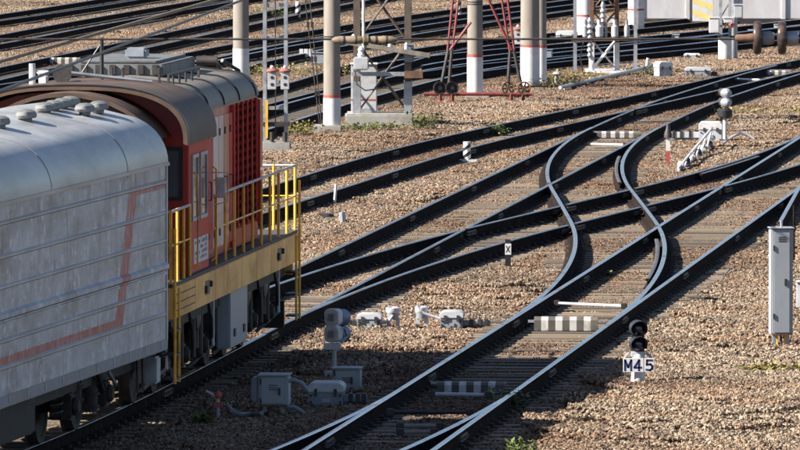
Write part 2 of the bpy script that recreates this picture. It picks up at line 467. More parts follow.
def stone_nodes():
    g = bpy.data.node_groups.new('ballast', 'GeometryNodeTree')
    g.interface.new_socket('Geometry', in_out='INPUT', socket_type='NodeSocketGeometry')
    g.interface.new_socket('Geometry', in_out='OUTPUT', socket_type='NodeSocketGeometry')
    N, L = g.nodes.new, g.links.new
    gi, go = N('NodeGroupInput'), N('NodeGroupOutput')
    join = N('GeometryNodeJoinGeometry')
    def rnd(kind, lo, hi, seed):
        r = N('FunctionNodeRandomValue'); r.data_type = kind
        i = {'FLOAT': 2, 'FLOAT_VECTOR': 0}[kind]
        r.inputs[i].default_value = lo; r.inputs[i + 1].default_value = hi
        r.inputs['Seed'].default_value = seed
        return r.outputs[{'FLOAT': 1, 'FLOAT_VECTOR': 0}[kind]]
    for v in range(5):
        grid = N('GeometryNodeMeshGrid')
        grid.inputs['Size X'].default_value = 1.12; grid.inputs['Size Y'].default_value = 1.12
        grid.inputs['Vertices X'].default_value = 3; grid.inputs['Vertices Y'].default_value = 3
        dp = N('GeometryNodeDistributePointsOnFaces'); dp.distribute_method = 'RANDOM'
        dp.inputs['Density'].default_value = 520; dp.inputs['Seed'].default_value = v * 7 + 1
        L(grid.outputs[0], dp.inputs['Mesh'])
        sp = N('GeometryNodeSetPosition')
        L(dp.outputs['Points'], sp.inputs['Geometry'])
        off = rnd('FLOAT_VECTOR', (0, 0, -.012), (0, 0, .026), v + 40)
        L(off, sp.inputs['Offset'])
        ico = N('GeometryNodeMeshIcoSphere'); ico.inputs['Radius'].default_value = 1; ico.inputs['Subdivisions'].default_value = 1
        jit = N('GeometryNodeSetPosition'); L(ico.outputs[0], jit.inputs['Geometry'])
        L(rnd('FLOAT_VECTOR', (-.36, -.36, -.36), (.36, .36, .36), v + 3), jit.inputs['Offset'])
        ip = N('GeometryNodeInstanceOnPoints')
        L(sp.outputs[0], ip.inputs['Points']); L(jit.outputs[0], ip.inputs['Instance'])
        L(rnd('FLOAT_VECTOR', (0, 0, 0), (6.3, 6.3, 6.3), v + 11), ip.inputs['Rotation'])
        L(rnd('FLOAT_VECTOR', (.015, .015, .012), (.038, .035, .028), v + 23), ip.inputs['Scale'])
        st = N('GeometryNodeStoreNamedAttribute'); st.data_type = 'FLOAT'; st.domain = 'INSTANCE'
        st.inputs['Name'].default_value = 'tint'
        L(ip.outputs[0], st.inputs['Geometry']); L(rnd('FLOAT', 0.0, 1.0, v + 31), st.inputs['Value'])
        rl = N('GeometryNodeRealizeInstances'); L(st.outputs[0], rl.inputs[0])
        sm = N('GeometryNodeSetMaterial'); sm.inputs['Material'].default_value = MAT['stone']
        L(rl.outputs[0], sm.inputs['Geometry'])
        ti = N('GeometryNodeGeometryToInstance'); L(sm.outputs[0], ti.inputs[0])
        L(ti.outputs[0], join.inputs[0])
    ip = N('GeometryNodeInstanceOnPoints')
    ip.inputs['Pick Instance'].default_value = True
    L(gi.outputs[0], ip.inputs['Points']); L(join.outputs[0], ip.inputs['Instance'])
    r = N('FunctionNodeRandomValue'); r.data_type = 'FLOAT_VECTOR'
    r.inputs[0].default_value = (-.03, -.03, 0); r.inputs[1].default_value = (.03, .03, 6.283); r.inputs['Seed'].default_value = 77
    L(r.outputs[0], ip.inputs['Rotation'])
    L(ip.outputs[0], go.inputs[0])
    md = stones.modifiers.new('ballast', 'NODES'); md.node_group = g
stone_nodes()

# ================================================================== rails
PROF = [(-.075, 0), (-.075, .012), (-.020, .032), (-.009, .048), (-.009, .128), (-.034, .142), (-.0375, .150), (-.0375, .170), (-.029, .18),
        (.029, .18), (.0375, .170), (.0375, .150), (.034, .142), (.009, .128), (.009, .048), (.020, .032), (.075, .012), (.075, 0)]
def rail(name, c, y0, y1, off, parent, dz=0.0, head='rail_head', step=1.0):
    n = max(2, int((y1 - y0) / step) + 1)
    y = np.linspace(y0, y1, n)
    x = c(y)
    t = np.gradient(x, y)
    ln = np.sqrt(1 + t * t)
    X, Y = x + off / ln, y - off * t / ln
    k = len(PROF)
    b = MB()
    vs = []
    for i in range(n):
        nx, ny = 1 / ln[i], -t[i] / ln[i]
        vs += [(X[i] + a * nx, Y[i] + a * ny, .02 + dz + z) for a, z in PROF]
    for i in range(n - 1):
        for j in range(k):
            q = (i * k + j, i * k + (j + 1) % k, (i + 1) * k + (j + 1) % k, (i + 1) * k + j)
            b.f.append(q); b.m.append(1 if 7 <= j <= 9 else 0)
    b.f += [tuple(range(k)), tuple(range(n * k - 1, (n - 1) * k - 1, -1))]
    b.m += [0, 0]
    b.v = vs
    return b.build(name, ['rail_rust', head], parent, smooth=50)
GA = .7975
# where a crossover's rail meets another rail a flangeway gap is left in it
def crossings(c, a, b, s, others):
    y = np.arange(a + 6, b - 6, .02)
    out = []
    for c2, a2, b2, s2 in others:
        m = (y > a2 + 6) & (y < b2 - 6)
        d = (c(y) + s) - (c2(y) + s2)
        k = np.where((np.sign(d[1:]) != np.sign(d[:-1])) & m[1:])[0]
        out += [float(y[i]) for i in k]
    return sorted(out)
def cut_rail(c, a, b, s, parent, dz, head):
    if parent in (tX, tD):
        oth = [(q, 100, 236, e) for q in (cS, cB) for e in (-GA, GA)]
        if parent is tD:
            oth += [(cX, X0, X1, e) for e in (-GA, GA)]
        cuts = crossings(c, a, b, s, oth)
    elif parent is tT:
        cuts = crossings(c, a, 262, s, [(cS, 200, 262, -GA), (cS, 200, 262, GA)])
    else:
        cuts = []
    g, y0 = .34, a
    for y in cuts:
        if y - g - y0 > 1:
            rail('rail', c, y0, y - g, s, parent, dz, head)
        y0 = y + g
        for e in (-g - .32, g + .32):
            joint_bar(c, y + e, s, parent, dz)
    rail('rail', c, y0, b, s, parent, dz, head)
    if parent in (tS, tB, tT):
        for y in np.arange(a + 9.3 + (s > 0) * 1.1, b - 3, 12.5):
            joint_bar(c, float(y), s, parent, dz)
def joint_bar(c, y, s, parent, dz):
    x = float(c(y)); t = float(c(y + .5) - c(y - .5)); a = -math.atan(t)
    o = share_mesh('joint_bar', JB, parent)
    o.location = (x + s * math.cos(a), y + s * math.sin(a), dz); o.rotation_euler = (0, 0, a)
def share_mesh(name, me, parent):
    o = bpy.data.objects.new(name, me); COL.objects.link(o); o.parent = parent
    return o
_jb = MB()
for e in (-1, 1):
    _jb.box((e * .030, 0, .105), (.040, .80, .085))
    for k in range(4):
        _jb.box((e * .058, -.3 + k * .2, .105), (.03, .045, .045))
JB = _jb.mesh('joint_bar', 'joint_steel', smooth=0)
def fastenings(c, ys_, parent, dz=0):
    b = MB()
    for y in ys_:
        x = float(c(y)); t = float(c(y + .5) - c(y - .5)); a = -math.atan(t)
        for s in (-GA, GA):
            for e, dx, h in ((0, 0, .022), (1, -.098, .055), (1, .098, .055)):
                px, py = x + (s + dx) * math.cos(a), y + (s + dx) * math.sin(a)
                b.box((px, py, h / 2 + .001 + dz), (.36, .17, .022) if e == 0 else (.05, .10, .055), 0, (0, 0, a))
    o = b.build('rail_fastening', 'fastening', parent, smooth=0)
    o['kind'] = 'stuff'
SLP = MB().box((0, 0, -.09), (1, .29, .18)).mesh('sleeper', 'timber', bevel=.014, smooth=0)
SLD = SLP.copy(); SLD.materials[0] = MAT['timber_dark']
def sleeper(x, y, length, a, parent, dark=False):
    o = bpy.data.objects.new('sleeper', SLD if dark else SLP)
    COL.objects.link(o)
    o.parent = parent
    o.location = (x + random.uniform(-.03, .03), y + random.uniform(-.02, .02), random.uniform(-.012, 0))
    o.rotation_euler = (0, 0, a + random.uniform(-.008, .008))
    o.scale = (length + random.uniform(-.06, .06), random.uniform(.9, 1.05), 1)
    return o
tS = thing('railway_track', 'straight track under the silver wagon and red locomotive, running on to the upper right', 'railway track', (0, 0, 0))
tB = thing('railway_track', 'nearest straight track, running from bottom centre past the M45 signal to the right edge', 'railway track')
tX = thing('crossover_track', 'crossover whose rails bend in a tight S through the middle of the crossing', 'railway track')
tD = thing('crossover_track', 'crossover running from the locomotive front across the diamond to the right edge', 'railway track')
tT = thing('railway_track', 'track behind the locomotive, passing the small striped post on its white slab', 'railway track')
tE = thing('switch_track', 'short diverging switch rails at the bottom centre edge beside the point motor', 'railway track')
for c, a, b_, p, dz in ((cS, 88, 262, tS, 0), (cB, 92, 236, tB, .003), (cX, X0, X1, tX, .006), (cD, D0, D1, tD, .009), (cT, 118, 372, tT, .012), (cE, 96, 123, tE, -.003)):
    for s in (-GA, GA):
        cut_rail(c, a, b_, s, p, dz, 'rail_head' if p in (tB, tX, tE) else 'rail_head_mid')
# check rails beside the crossings, and the loose stub by the relay cabinet
for c, p, segs, dz in ((cX, tX, ((150, 163, 1), (186, 199, 1)), -.008), (cD, tD, ((190, 199, -1),), -.011)):
    for a, b_, s in segs:
        rail('check_rail', c, a, b_, s * (GA - .125), p, dz, 'rail_head_dull')
rail('stub_rail', curve([(7.14, 169), (8.32, 186)], 1), 169, 186, 0, tB, .004, 'rail_head')

# sleepers: long bearers where tracks run close together
GRP = [(cS, 100, 262, tS), (cB, 104, 236, tB), (cX, X0, X1, tX), (cD, D0, D1, tD), (cT, 232, 262, tT)]
fy = {id(tS): [], id(tB): [], id(tX): [], id(tD): [], id(tT): []}
for y in np.arange(104, 262, .64):
    iv = []
    for c, a, b_, p in GRP:
        if a <= y <= b_:
            x = float(c(y)); iv.append([x - 1.36, x + 1.36, p]); fy[id(p)].append(y)
    iv.sort(key=lambda q: q[0])
    out = []
    for q in iv:
        if out and q[0] < out[-1][1] + .12:
            out[-1][1] = max(out[-1][1], q[1])
        else:
            out.append(list(q))
    for x0, x1, p in out:
        xm = (x0 + x1) / 2
        hh = HA if y < 232 else math.atan(.17)
        if y < 112 and p is tS:
            continue
        sleeper(xm, y, x1 - x0, -hh, p, random.random() < .12)
for y in np.arange(140, 232, .62):
    if y < 166: continue
    a = math.atan(float(cT(y + .5) - cT(y - .5)))
    sleeper(float(cT(y)), y, 2.72, -a, tT, random.random() < .25); fy[id(tT)].append(y)
for y in np.arange(262, 300, .56):
    a = math.atan(float(cT(y + .5) - cT(y - .5)))
    sleeper(float(cT(y)), y, 2.72, -a, tT, random.random() < .25); fy[id(tT)].append(y)
for c, p in ((cS, tS), (cB, tB), (cX, tX), (cD, tD), (cT, tT)):
    fastenings(c, [y for y in fy[id(p)] if y > 108], p)

# background tracks
klab = ['background track just behind the concrete poles, nearest of the far fan of tracks', 'far branch track curving off beside the white lattice mast footing',
        'second background track behind the red tension gear', 'far branch track passing behind the twin concrete pole', 'far track at upper left above the locomotive roof',
        'far track crossing behind the top of the tall concrete pole', 'far track behind the steel frame with red insulators', 'far track near the top left corner on pale ground', 'farthest dark track at the top left corner']
for (c, a, b_), lb in zip(KT, klab):
    t = thing('railway_track', lb, 'railway track', group='far fan of yard tracks')
    k = KT.index((c, a, b_))
    for s in (-GA, GA):
        rail('rail', c, a, b_, s, t, .002 * k, 'rail_head_mid' if k % 3 else 'rail_head', 2.0)
    m = MB()
    for y in np.arange(a, b_, .56):
        m.box((float(c(y)), y, -.09), (2.7, .25, .18), 0, (0, 0, -math.atan(float(c(y + .5) - c(y - .5)))))
    o = m.build('sleeper_row', 'timber_dark', t, smooth=0); o['kind'] = 'stuff'

# ================================================================== rolling stock on the train's track
def on_track(name, label, cat, Y):
    return thing(name, label, cat, (lineS(Y), Y, .2), -HA)
def arc(cx, cz, rx, rz, a0, a1, n):
    return [(cx + rx * math.cos(math.radians(a0 + (a1 - a0) * k / n)), cz + rz * math.sin(math.radians(a0 + (a1 - a0) * k / n))) for k in range(n + 1)]

def sarc(cx, cz, rx, rz, a0, a1, n, e=.74):
    f = lambda v: math.copysign(abs(v) ** e, v)
    return [(cx + rx * f(math.cos(math.radians(a0 + (a1 - a0) * k / n))), cz + rz * f(math.sin(math.radians(a0 + (a1 - a0) * k / n)))) for k in range(n + 1)]

# ---- silver wagon; its front end is y = 0, it runs back towards the camera
wg = on_track('baggage_wagon', 'silver ribbed wagon with faded red line and domed roof vents, coupled behind the locomotive', 'wagon', 117.7)
wg.location.x = -4.56
wg.rotation_euler = (0, 0, -math.atan(.15))      # it stands on the start of a curve
WL = 24.0
HW = 1.53
side = [(HW, .98), (HW, 3.30)]
roofp = arc(HW - .62, 3.30, .62, .50, 0, 68, 7) + [(.45, 3.93), (0, 3.98)]
prof = side + roofp[1:]
prof = prof + [(-x, z) for x, z in prof[::-1][1:]]
body = MB()
n = len(prof)
segs = [0, -.05] + [-.05 - (WL - .1) * k / 24 for k in range(1, 25)] + [-WL]
wall = MB().prism([(HW, .98), (HW, 3.30), (-HW, 3.30), (-HW, .98)], -WL, 0, 'y').build('side_wall', 'wagon_skin', wg, smooth=0)
rf = [(HW + .012, 3.303)] + arc(HW - .66, 3.303, .672, .63, 0, 72, 9)[1:] + [(.5, 4.04), (0, 4.10)]
rf = rf + [(-x, z) for x, z in rf[::-1][1:]]
roof = MB().prism(rf, -WL - .02, .05, 'y').build('roof', 'wagon_roof', wg, smooth=30)
for k in range(4):      # roof seams
    y = -2.9 - k * 5.2
    sm_ = MB()
    inner = [(x * 1.002, z + .004) for x, z in rf]
    outer = [(x * 1.003, z + .008) for x, z in rf]
    sm_.prism(outer + inner[::-1], y - .02, y + .02, 'y')
    sm_.build('roof_seam', 'wagon_roof', roof, smooth=0)
MB().b6(HW, HW + .035, -WL, .03, 3.27, 3.315).build('gutter', 'wagon_roof', wg)
for z in (3.06, 2.66, 2.30, 1.66, 1.34):
    MB().prism([(HW - .001, z - .030), (HW + .026, z - .012), (HW + .026, z + .012), (HW - .001, z + .030)], -WL, -.12 - .1 * random.random(), 'y').build('side_rib', 'wagon_roof', wg, smooth=0)
MB().prism([(HW - .001, 1.90), (HW + .04, 1.93), (HW + .04, 1.98), (HW - .001, 2.01)], -WL, -.02, 'y').build('side_rib', 'wagon_skin', wg, smooth=0)
MB().b6(HW - .001, HW + .02, -WL, -.02, 1.855, 1.88).build('side_rib', 'wagon_skin', wg, smooth=0)
MB().b6(HW + .001, HW + .014, -.09, 0, 1.0, 3.26).build('corner_strip', 'wagon_roof', wg, smooth=0)
MB().b6(-HW + .02, HW + .012, -WL, .01, .86, 1.02).build('sill_beam', 'grey_paint', wg, bevel=.015)
for y in [-.5 - 1.15 * k for k in range(14)]:
    MB().b6(HW + .012, HW + .02, y - .02, y + .02, .90, 1.0).build('step_mark', 'light_grey', wg, smooth=0)
MB().b6(-1.2, 1.2, -WL + .3, -.25, .62, .86).build('underframe', 'grime', wg, bevel=.02)
MB().b6(-.75, .75, .01, .20, 1.0, 3.55).build('gangway', 'grime', wg, bevel=.03)
ventm = MB()
ventm.lathe([(.10, 0), (.10, .04), (.17, .05), (.185, .085), (.16, .13), (.10, .158), (.03, .165)], n=18)
vent0 = None
pmat('vent_grey', (.16, .165, .17), .6, var=.3, dirt=(.28, .28, .28), dirt_amt=.3)
def roof_z(x):
    return float(np.interp(abs(x), [0, .5, .9, 1.15, 1.37, 1.54], [4.10, 4.04, 3.98, 3.88, 3.72, 3.31]))
for vx, vy in ((.76, -.75), (.74, -1.6), (.36, -.6), (.38, -1.25), (.40, -1.95), (.42, -2.65), (.55, -4.6), (.60, -6.6), (.55, -9.0)):
    loc = (vx, vy, roof_z(vx) - .02)
    if vent0 is None:
        vent0 = ventm.build('roof_vent', 'vent_grey', wg, loc=loc); vent0.scale = (.70, 1.45, .95)
    else:
        share(vent0, wg, loc)
# wagon bogie with wheels, springs, brake gear
def wheel_mesh(r):
    b = MB()
    b.lathe([(.10, -.10), (.10, -.05), (r * .42, -.035), (r * .80, -.05), (r * .84, -.068), (r, -.068), (r, .05), (r + .028, .062), (r + .028, .08), (r * .84, .08), (r * .80, .0), (.12, .02), (.12, .1)], axis=(1, 0, 0), n=28)
    return b
def wheelset(parent, y, r):
    w0 = wheel_mesh(r)
    for s in (1, -1):
        o = w0.build('wheel', 'grime', parent, loc=(s * .78, y, r)); o.rotation_euler = (0, 0, math.pi if s > 0 else 0)
    MB().cyl((-1.05, y, r), (1.05, y, r), .075, n=12).build('axle', 'grime', parent)
def bogie(parent, yc, wb, r, axles, name='bogie'):
    bo = bpy.data.objects.new(name, None); COL.objects.link(bo); bo.parent = parent; bo.location = (0, yc, 0)
    ys2 = [wb * (k / (axles - 1) - .5) for k in range(axles)]
    for y in ys2:
        wheelset(bo, y, r)
    for s in (1, -1):
        f = MB()
        f.prism([(-wb / 2 - .55, .62), (-wb / 2 - .55, .80), (-wb / 2 + .3, .90), (wb / 2 - .3, .90), (wb / 2 + .55, .80), (wb / 2 + .55, .62), (wb / 2 - .3, .70), (-wb / 2 + .3, .70)], s * .98, s * 1.10, 'x')
        f.build('side_frame', 'grime', bo, bevel=.012)
        for y in ys2:
            a = MB().b6(s * .98, s * 1.26, y - .17, y + .17, r - .17, r + .16)
            a.cyl((s * 1.26, y, r), (s * 1.33, y, r), .13, .10, n=14)
            a.build('axle_box', 'grime', bo, bevel=.02)
            for dy in (-.33, .33):
                sp_ = MB()
                pts = [(s * 1.1 + .075 * math.cos(t), y + dy + .075 * math.sin(t), r - .14 + .034 * t / 2.1) for t in np.arange(0, 2 * math.pi * 5, .5)]
                sp_.tube(pts, .018, 5)
                sp_.build('spring', 'dark_steel', bo)
    return bo
for yc in (-4.0, -20.2):
    bo = bogie(wg, yc, 2.4, .475, 2)
    for dy in (-.55, .55):
        MB().cyl((1.12, dy, .28), (1.12, dy, .80), .12, n=12).lathe([(.15, 0), (.15, .03)], (1.12, dy, .34)).lathe([(.15, 0), (.15, .03)], (1.12, dy, .50)).lathe([(.15, 0), (.15, .03)], (1.12, dy, .66)).build('bolster_spring', 'grime', bo)
    MB().tube([(1.22, -.6, .75), (1.25, -.2, .95), (1.28, .2, .9), (1.28, .7, .55)], .035, 8).build('brake_hose', 'dark_steel', bo)
    MB().tube([(1.30, .95, .78), (1.30, 1.5, .58)], .03, 6).build('brake_rod', 'galvanised', bo)
MB().b6(.7, 1.35, -10.5, -8.2, .35, .86).build('battery_box', 'grime', wg, bevel=.03)
MB().cyl((.95, -12.8, .62), (.95, -11.2, .62), .22, n=18).build('air_reservoir', 'grime', wg)
MB().tube([(1.35, -1.2, .98), (1.35, -1.2, .38), (1.35, -.8, .38), (1.35, -.8, .98)], .02, 6).build('foot_step', 'dark_steel', wg)
MB().b6(1.2, 1.5, -.62, -.30, .45, .80).build('end_equipment_box', 'galvanised', wg, bevel=.02)

# ---- red locomotive; y = 0 is its rear platform edge next to the wagon
LY = 118.5
lo = on_track('locomotive', 'red shunting locomotive with yellow sill and handrails, arched brown cab roof and grey hood top', 'locomotive', LY)
LL = 14.55
MB().b6(-1.35, 1.35, .15, LL - .15, .98, 1.60).build('underframe', 'grime', lo, bevel=.02)
deck = MB().b6(-1.53, 1.53, 0, LL, 1.62, 1.665).build('deck', 'deck', lo)
cuts = [0, 2.3, 4.5, 5.9, 7.5, 9.3, 11.1, 13.0, LL]
for s in (1, -1):
    for a, b_ in zip(cuts[:-1], cuts[1:]):
        p = MB().b6(s * 1.46, s * 1.545, a + .012, b_ - .012, 1.20, 1.618).build('sill_panel', 'loco_yellow', lo, bevel=.008)
        if a == 0:
            for z in (1.30, 1.40, 1.51):
                MB().b6(s * 1.545, s * 1.549, a + .05, b_ - .06, z - .006, z + .006).build('panel_seam', 'grime', p, smooth=0)
    for y in (3.6, 12.1):
        j = MB().b6(s * 1.545, s * 1.552, y - .22, y + .22, 1.33, 1.52).build('jacking_pad', 'black_paint', lo, smooth=0)
        MB().b6(s * 1.545, s * 1.58, y - .3, y - .2, 1.36, 1.46).b6(s * 1.545, s * 1.58, y + .25, y + .33, 1.42, 1.50).build('pad_lug', 'grime', j, smooth=0)
for yy in (.0, LL):
    d_ = .06 if yy == 0 else -.06
    MB().b6(-1.46, 1.46, yy, yy + d_, 1.0, 1.618).build('end_beam', 'loco_yellow', lo, bevel=.008)
    s_ = -1 if yy == 0 else 1
    cp = MB().b6(-.16, .16, yy, yy + s_ * .35, .92, 1.2).b6(-.2, .2, yy + s_ * .3, yy + s_ * .5, .84, 1.28)
    cp.build('coupler', 'grime', lo, bevel=.03)
    for x in (-.5, .55):
        MB().tube([(x, yy, 1.1), (x, yy + s_ * .2, .9), (x, yy + s_ * .3, .55)], .03, 6).build('brake_hose', 'black_paint', lo)
MB().prism([(-1.35, .22), (1.35, .22), (1.35, .62), (-1.35, .62)], LL - .25, LL - .12, 'y').build('rail_guard', 'grime', lo, bevel=.01)
# cab
c0, c1 = 2.2, 4.42
ar = sarc(0, 3.42, 1.49, .74, 3, 177, 18)
cabp = [(1.46, 1.665)] + [(1.46, 3.45)] + [(x * .985, z - .03) for x, z in ar[1:-1]] + [(-1.46, 3.45), (-1.46, 1.665)]
cab = MB().prism(cabp, c0, c1, 'y')
cab = cab.build('cab', 'loco_red', lo, smooth=30)
MB().b6(1.46, 1.466, c0 + .04, c1 - .02, 1.68, 3.44).build('cab_side_sky_wash', 'loco_salmon', cab, smooth=0)  # cab side lighter than its ends: washed-out sky reflection put into the colour
ro = sarc(0, 3.44, 1.545, .79, 0, 180, 30)
ri = sarc(0, 3.44, 1.485, .73, 0, 180, 30)
croof = MB().prism(ro + ri[::-1], c0 - .70, c1 + .25, 'y').build('cab_roof', 'loco_roof', lo, smooth=30)
lip = MB().prism(sarc(0, 3.44, 1.56, .805, 0, 180, 30) + sarc(0, 3.44, 1.547, .792, 0, 180, 30)[::-1], c0 - .71, c0 - .60, 'y').build('roof_lip', 'black_paint', croof, smooth=30)
def window(parent, axis, p, a0, a1, z0, z1, fr=.05, out=1, fm='black_paint'):
    """a framed pane on a wall: axis x (side wall at x=p) or y (end wall at y=p)"""
    g, f = MB(), MB()
    def bx(m, a, b, c, d, t0, t1):
        if axis == 'x': m.b6(p + out * t0, p + out * t1, a, b, c, d)
        else: m.b6(a, b, p + out * t0, p + out * t1, c, d)
    bx(f, a0 - fr, a0, z0 - fr, z1 + fr, 0.001, .03); bx(f, a1, a1 + fr, z0 - fr, z1 + fr, .001, .03)
    bx(f, a0, a1, z0 - fr, z0, .001, .03); bx(f, a0, a1, z1, z1 + fr, .001, .03)
    fo = f.build('window', fm, parent, smooth=0)
    bx(g, a0, a1, z0, z1, .003, .012)
    g.build('pane', 'glass', fo, smooth=0)
    return fo
window(cab, 'x', 1.466, c0 + .30, c0 + .85, 2.42, 3.22, fm='galvanised')
window(cab, 'x', 1.466, c0 + 1.15, c0 + 1.80, 2.42, 3.22, fm='galvanised')
for a0, a1 in ((.92, 1.34), (-1.34, -.92), (.15, .75), (-.75, -.15)):
    window(cab, 'y', c0, a0, a1, 2.72, 3.34, .05, -1)
MB().b6(-.34, .34, c0 - .02, c0 + .01, 1.70, 3.5).build('cab_door', 'loco_red', cab, bevel=.01)
for y in (c0 + .06, c1 - .12):     # side grab rails
    MB().tube([(1.52, y, 1.75), (1.58, y, 1.8), (1.58, y, 3.0), (1.52, y, 3.05)], .016, 6).build('grab_rail', 'rail_yellow', cab)
# number plate beside the cab: a white panel with dark, unreadable marks
pl = MB().b6(1.466, 1.471, c0 + .55, c1 - .12, 1.78, 2.12).build('number_panel', 'white_paint', cab, smooth=0)
mk = MB()
for k in range(9):
    y = c0 + .66 + k * .145
    for z in (1.83, 1.90, 1.97, 2.04):
        if random.random() < .62:
            mk.b6(1.471, 1.473, y, y + random.uniform(.05, .12), z, z + random.uniform(.03, .06))
mk.build('worn_lettering', 'black_paint', pl, smooth=0)
# mirror
MB().tube([(1.50, c1 - .05, 2.95), (1.72, c1 + .05, 2.95), (1.72, c1 + .05, 2.55), (1.50, c1 - .05, 2.5)], .012, 6).b6(1.56, 1.68, c1 + .03, c1 + .05, 2.60, 2.88).build('mirror', 'light_grey', lo)
# short rear hood
sh = arc(0, 3.10, 1.32, 1.00, 0, 180, 14)
MB().prism([(.85, 1.665)] + [(.85, 3.2)] + sh[2:-2] + [(-.85, 3.2)] + [(-.85, 1.665)], .75, c0 - .02, 'y').build('rear_hood', 'loco_roof', lo, smooth=30)
so_, si_ = arc(0, 3.10, 1.37, 1.06, 25, 155, 14), arc(0, 3.10, 1.325, 1.005, 25, 155, 14)
MB().prism(so_ + si_[::-1], .65, c0 - .1, 'y').build('rear_hood_roof', 'loco_roof', lo, smooth=30)
# long hood
h0, h1, hw = c1, 11.95, 1.25
hood = MB().prism([(hw, 1.665), (hw, 3.74), (-hw, 3.74), (-hw, 1.665)], h0, h1, 'y').build('hood', 'loco_red', lo, bevel=.02)
ht = [(hw + .01, 3.743)] + arc(hw - .42, 3.743, .43, .36, 8, 75, 7) + [(.3, 4.16), (0, 4.18)]
ht = ht + [(-x, z) for x, z in ht[::-1][1:]]
htop = MB().prism(ht, h0 + .01, h1 + .02, 'y').build('hood_top', 'loco_grey', lo, smooth=30)
for y in (h0 + 1.6, h0 + 3.4, h0 + 5.2, h1 - .35):
    o_, i_ = [(x * 1.014, z + .02) for x, z in ht], [(x * 1.001, z + .002) for x, z in ht]
    MB().prism(o_ + i_[::-1], y - .035, y + .035, 'y').build('hood_strap', 'black_paint', htop, smooth=30)
# side doors and radiator louvres
pmat('louvre_mull', (.42, .04, .03), .8, var=.25, spec=.1)
pmat('louvre_dark', (.016, .009, .009), .95, var=.3, spec=.0)
pmat('fan_grey', (.13, .14, .15), .55, var=.25, dirt=(.08, .07, .06), dirt_amt=.4)
y = h0 + .15
k = 0
while y < 8.5:
    wdt = .62
    dr = MB().b6(hw + .001, hw + .03, y, y + wdt - .05, 1.80, 3.62).build('hood_door', ['loco_salmon', 'loco_pale', 'loco_salmon', 'loco_pale', 'loco_pale', 'loco_red', 'loco_salmon'][k % 7], lo, bevel=.008)
    MB().tube([(hw + .03, y + .06, 2.5), (hw + .07, y + .06, 2.5), (hw + .07, y + .06, 2.75), (hw + .03, y + .06, 2.75)], .012, 5).build('door_handle', 'dark_steel', dr)
    MB().b6(hw + .03, hw + .045, y + .02, y + .1, 3.35, 3.45).b6(hw + .03, hw + .045, y + .02, y + .1, 1.95, 2.05).build('hinge', 'dark_steel', dr, smooth=0)
    y += wdt; k += 1
MB().b6(hw, hw + .015, 8.75, 11.55, 2.0, 3.68).build('radiator_core', 'louvre_dark', lo, smooth=0)
for yb in np.linspace(8.75, 11.55, 6):
    MB().b6(hw, hw + .034, yb - .07, yb + .07, 1.96, 3.72).build('radiator_mullion', 'louvre_mull', lo, smooth=0)
lv = None
for a in np.linspace(8.75, 11.55, 6)[:-1]:
    for z in np.linspace(2.06, 3.62, 14):
        if lv is None:
            lv = MB().prism([(hw + .02, .02), (hw + .026, -.025), (hw + .030, -.020), (hw + .024, .03)], 0, .44, 'y').build('louvre', 'louvre_red', lo, smooth=0, loc=(0, a + .06, z))
        else:
            share(lv, lo, (0, a + .06, z))
MB().b6(hw, hw + .07, 11.62, h1 - .02, 1.9, 3.7).build('hood_corner_panel', 'loco_red', lo, bevel=.01)
MB().b6(hw, hw + .06, 8.62, 8.72, 1.7, 3.72).build('hood_corner_panel', 'loco_salmon', lo, bevel=.01)
MB().b6(hw, hw + .045, 8.80, 11.5, 1.70, 1.95).build('hood_panel', 'loco_salmon', lo, bevel=.01)
for x in (-.62, .62):
    hl = MB().lathe([(.16, 0), (.16, .16), (.14, .16), (.13, .12), (.02, .10)], (x, h1, 3.4), (0, 1, 0), 18).build('headlight', 'dark_steel', lo)
    MB().lathe([(.12, .11), (.11, .15), (.04, .17)], (x, h1, 3.4), (0, 1, 0), 16).build('headlight_glass', 'glass', hl)
MB().tube([(hw - .2, h1 + .03, 1.7), (hw - .15, h1 + .22, 1.75), (hw - .15, h1 + .22, 3.6), (hw - .3, h1 + .1, 4.1), (hw - .5, h1 - .2, 4.25)], .03, 8).build('front_pipe', 'black_paint', lo)
MB().tube([(hw - .5, h1 + .03, 1.7), (hw - .45, h1 + .22, 1.75), (hw - .45, h1 + .22, 3.9), (hw - .6, h1 - .1, 4.22)], .03, 8).build('front_pipe', 'black_paint', lo)
# roof fittings
MB().b6(-.85, .45, 7.4, 11.0, 4.16, 4.33).b6(-.75, .35, 7.5, 10.9, 4.33, 4.37).build('fan_housing', 'fan_grey', htop, bevel=.03)
for k in range(7):
    MB().b6(-.9 + k * .2, -.82 + k * .2, 7.36, 7.40, 4.19, 4.32).build('fan_louvre', 'dark_steel', htop, smooth=0)
MB().b6(-.25, .05, 8.6, 9.0, 4.37, 4.52).build('vent_stack', 'grey_paint', htop, bevel=.03)
MB().cyl((.45, 11.2, 4.26), (.75, 11.2, 4.26), .075, n=14).build('air_drum', 'dark_steel', htop)
MB().tube([(.85, 4.9, 4.12), (.85, 4.9, 4.26), (.85, 8.2, 4.26), (.85, 8.2, 4.12)], .02, 6).build('roof_handrail', 'dark_steel', htop)
for yy in (5.4, 6.1, 6.8, 7.5):
    MB().tube([(.85, yy, 4.05), (.85, yy, 4.26)], .016, 5).build('handrail_post', 'dark_steel', htop)
MB().tube([(.05, 4.0, 4.45), (.05, 4.0, 5.02)], .028, 8).tube([(.05, 4.0, 4.95), (-.25, 4.0, 4.5)], .012, 5).build('antenna', 'black_paint', croof, loc=(0, 0, -.22))
MB().cyl((-.82, 3.4, 4.30), (-.82, 3.4, 4.68), .045, n=10).build('whip_base', 'light_grey', croof, loc=(0, 0, -.22))
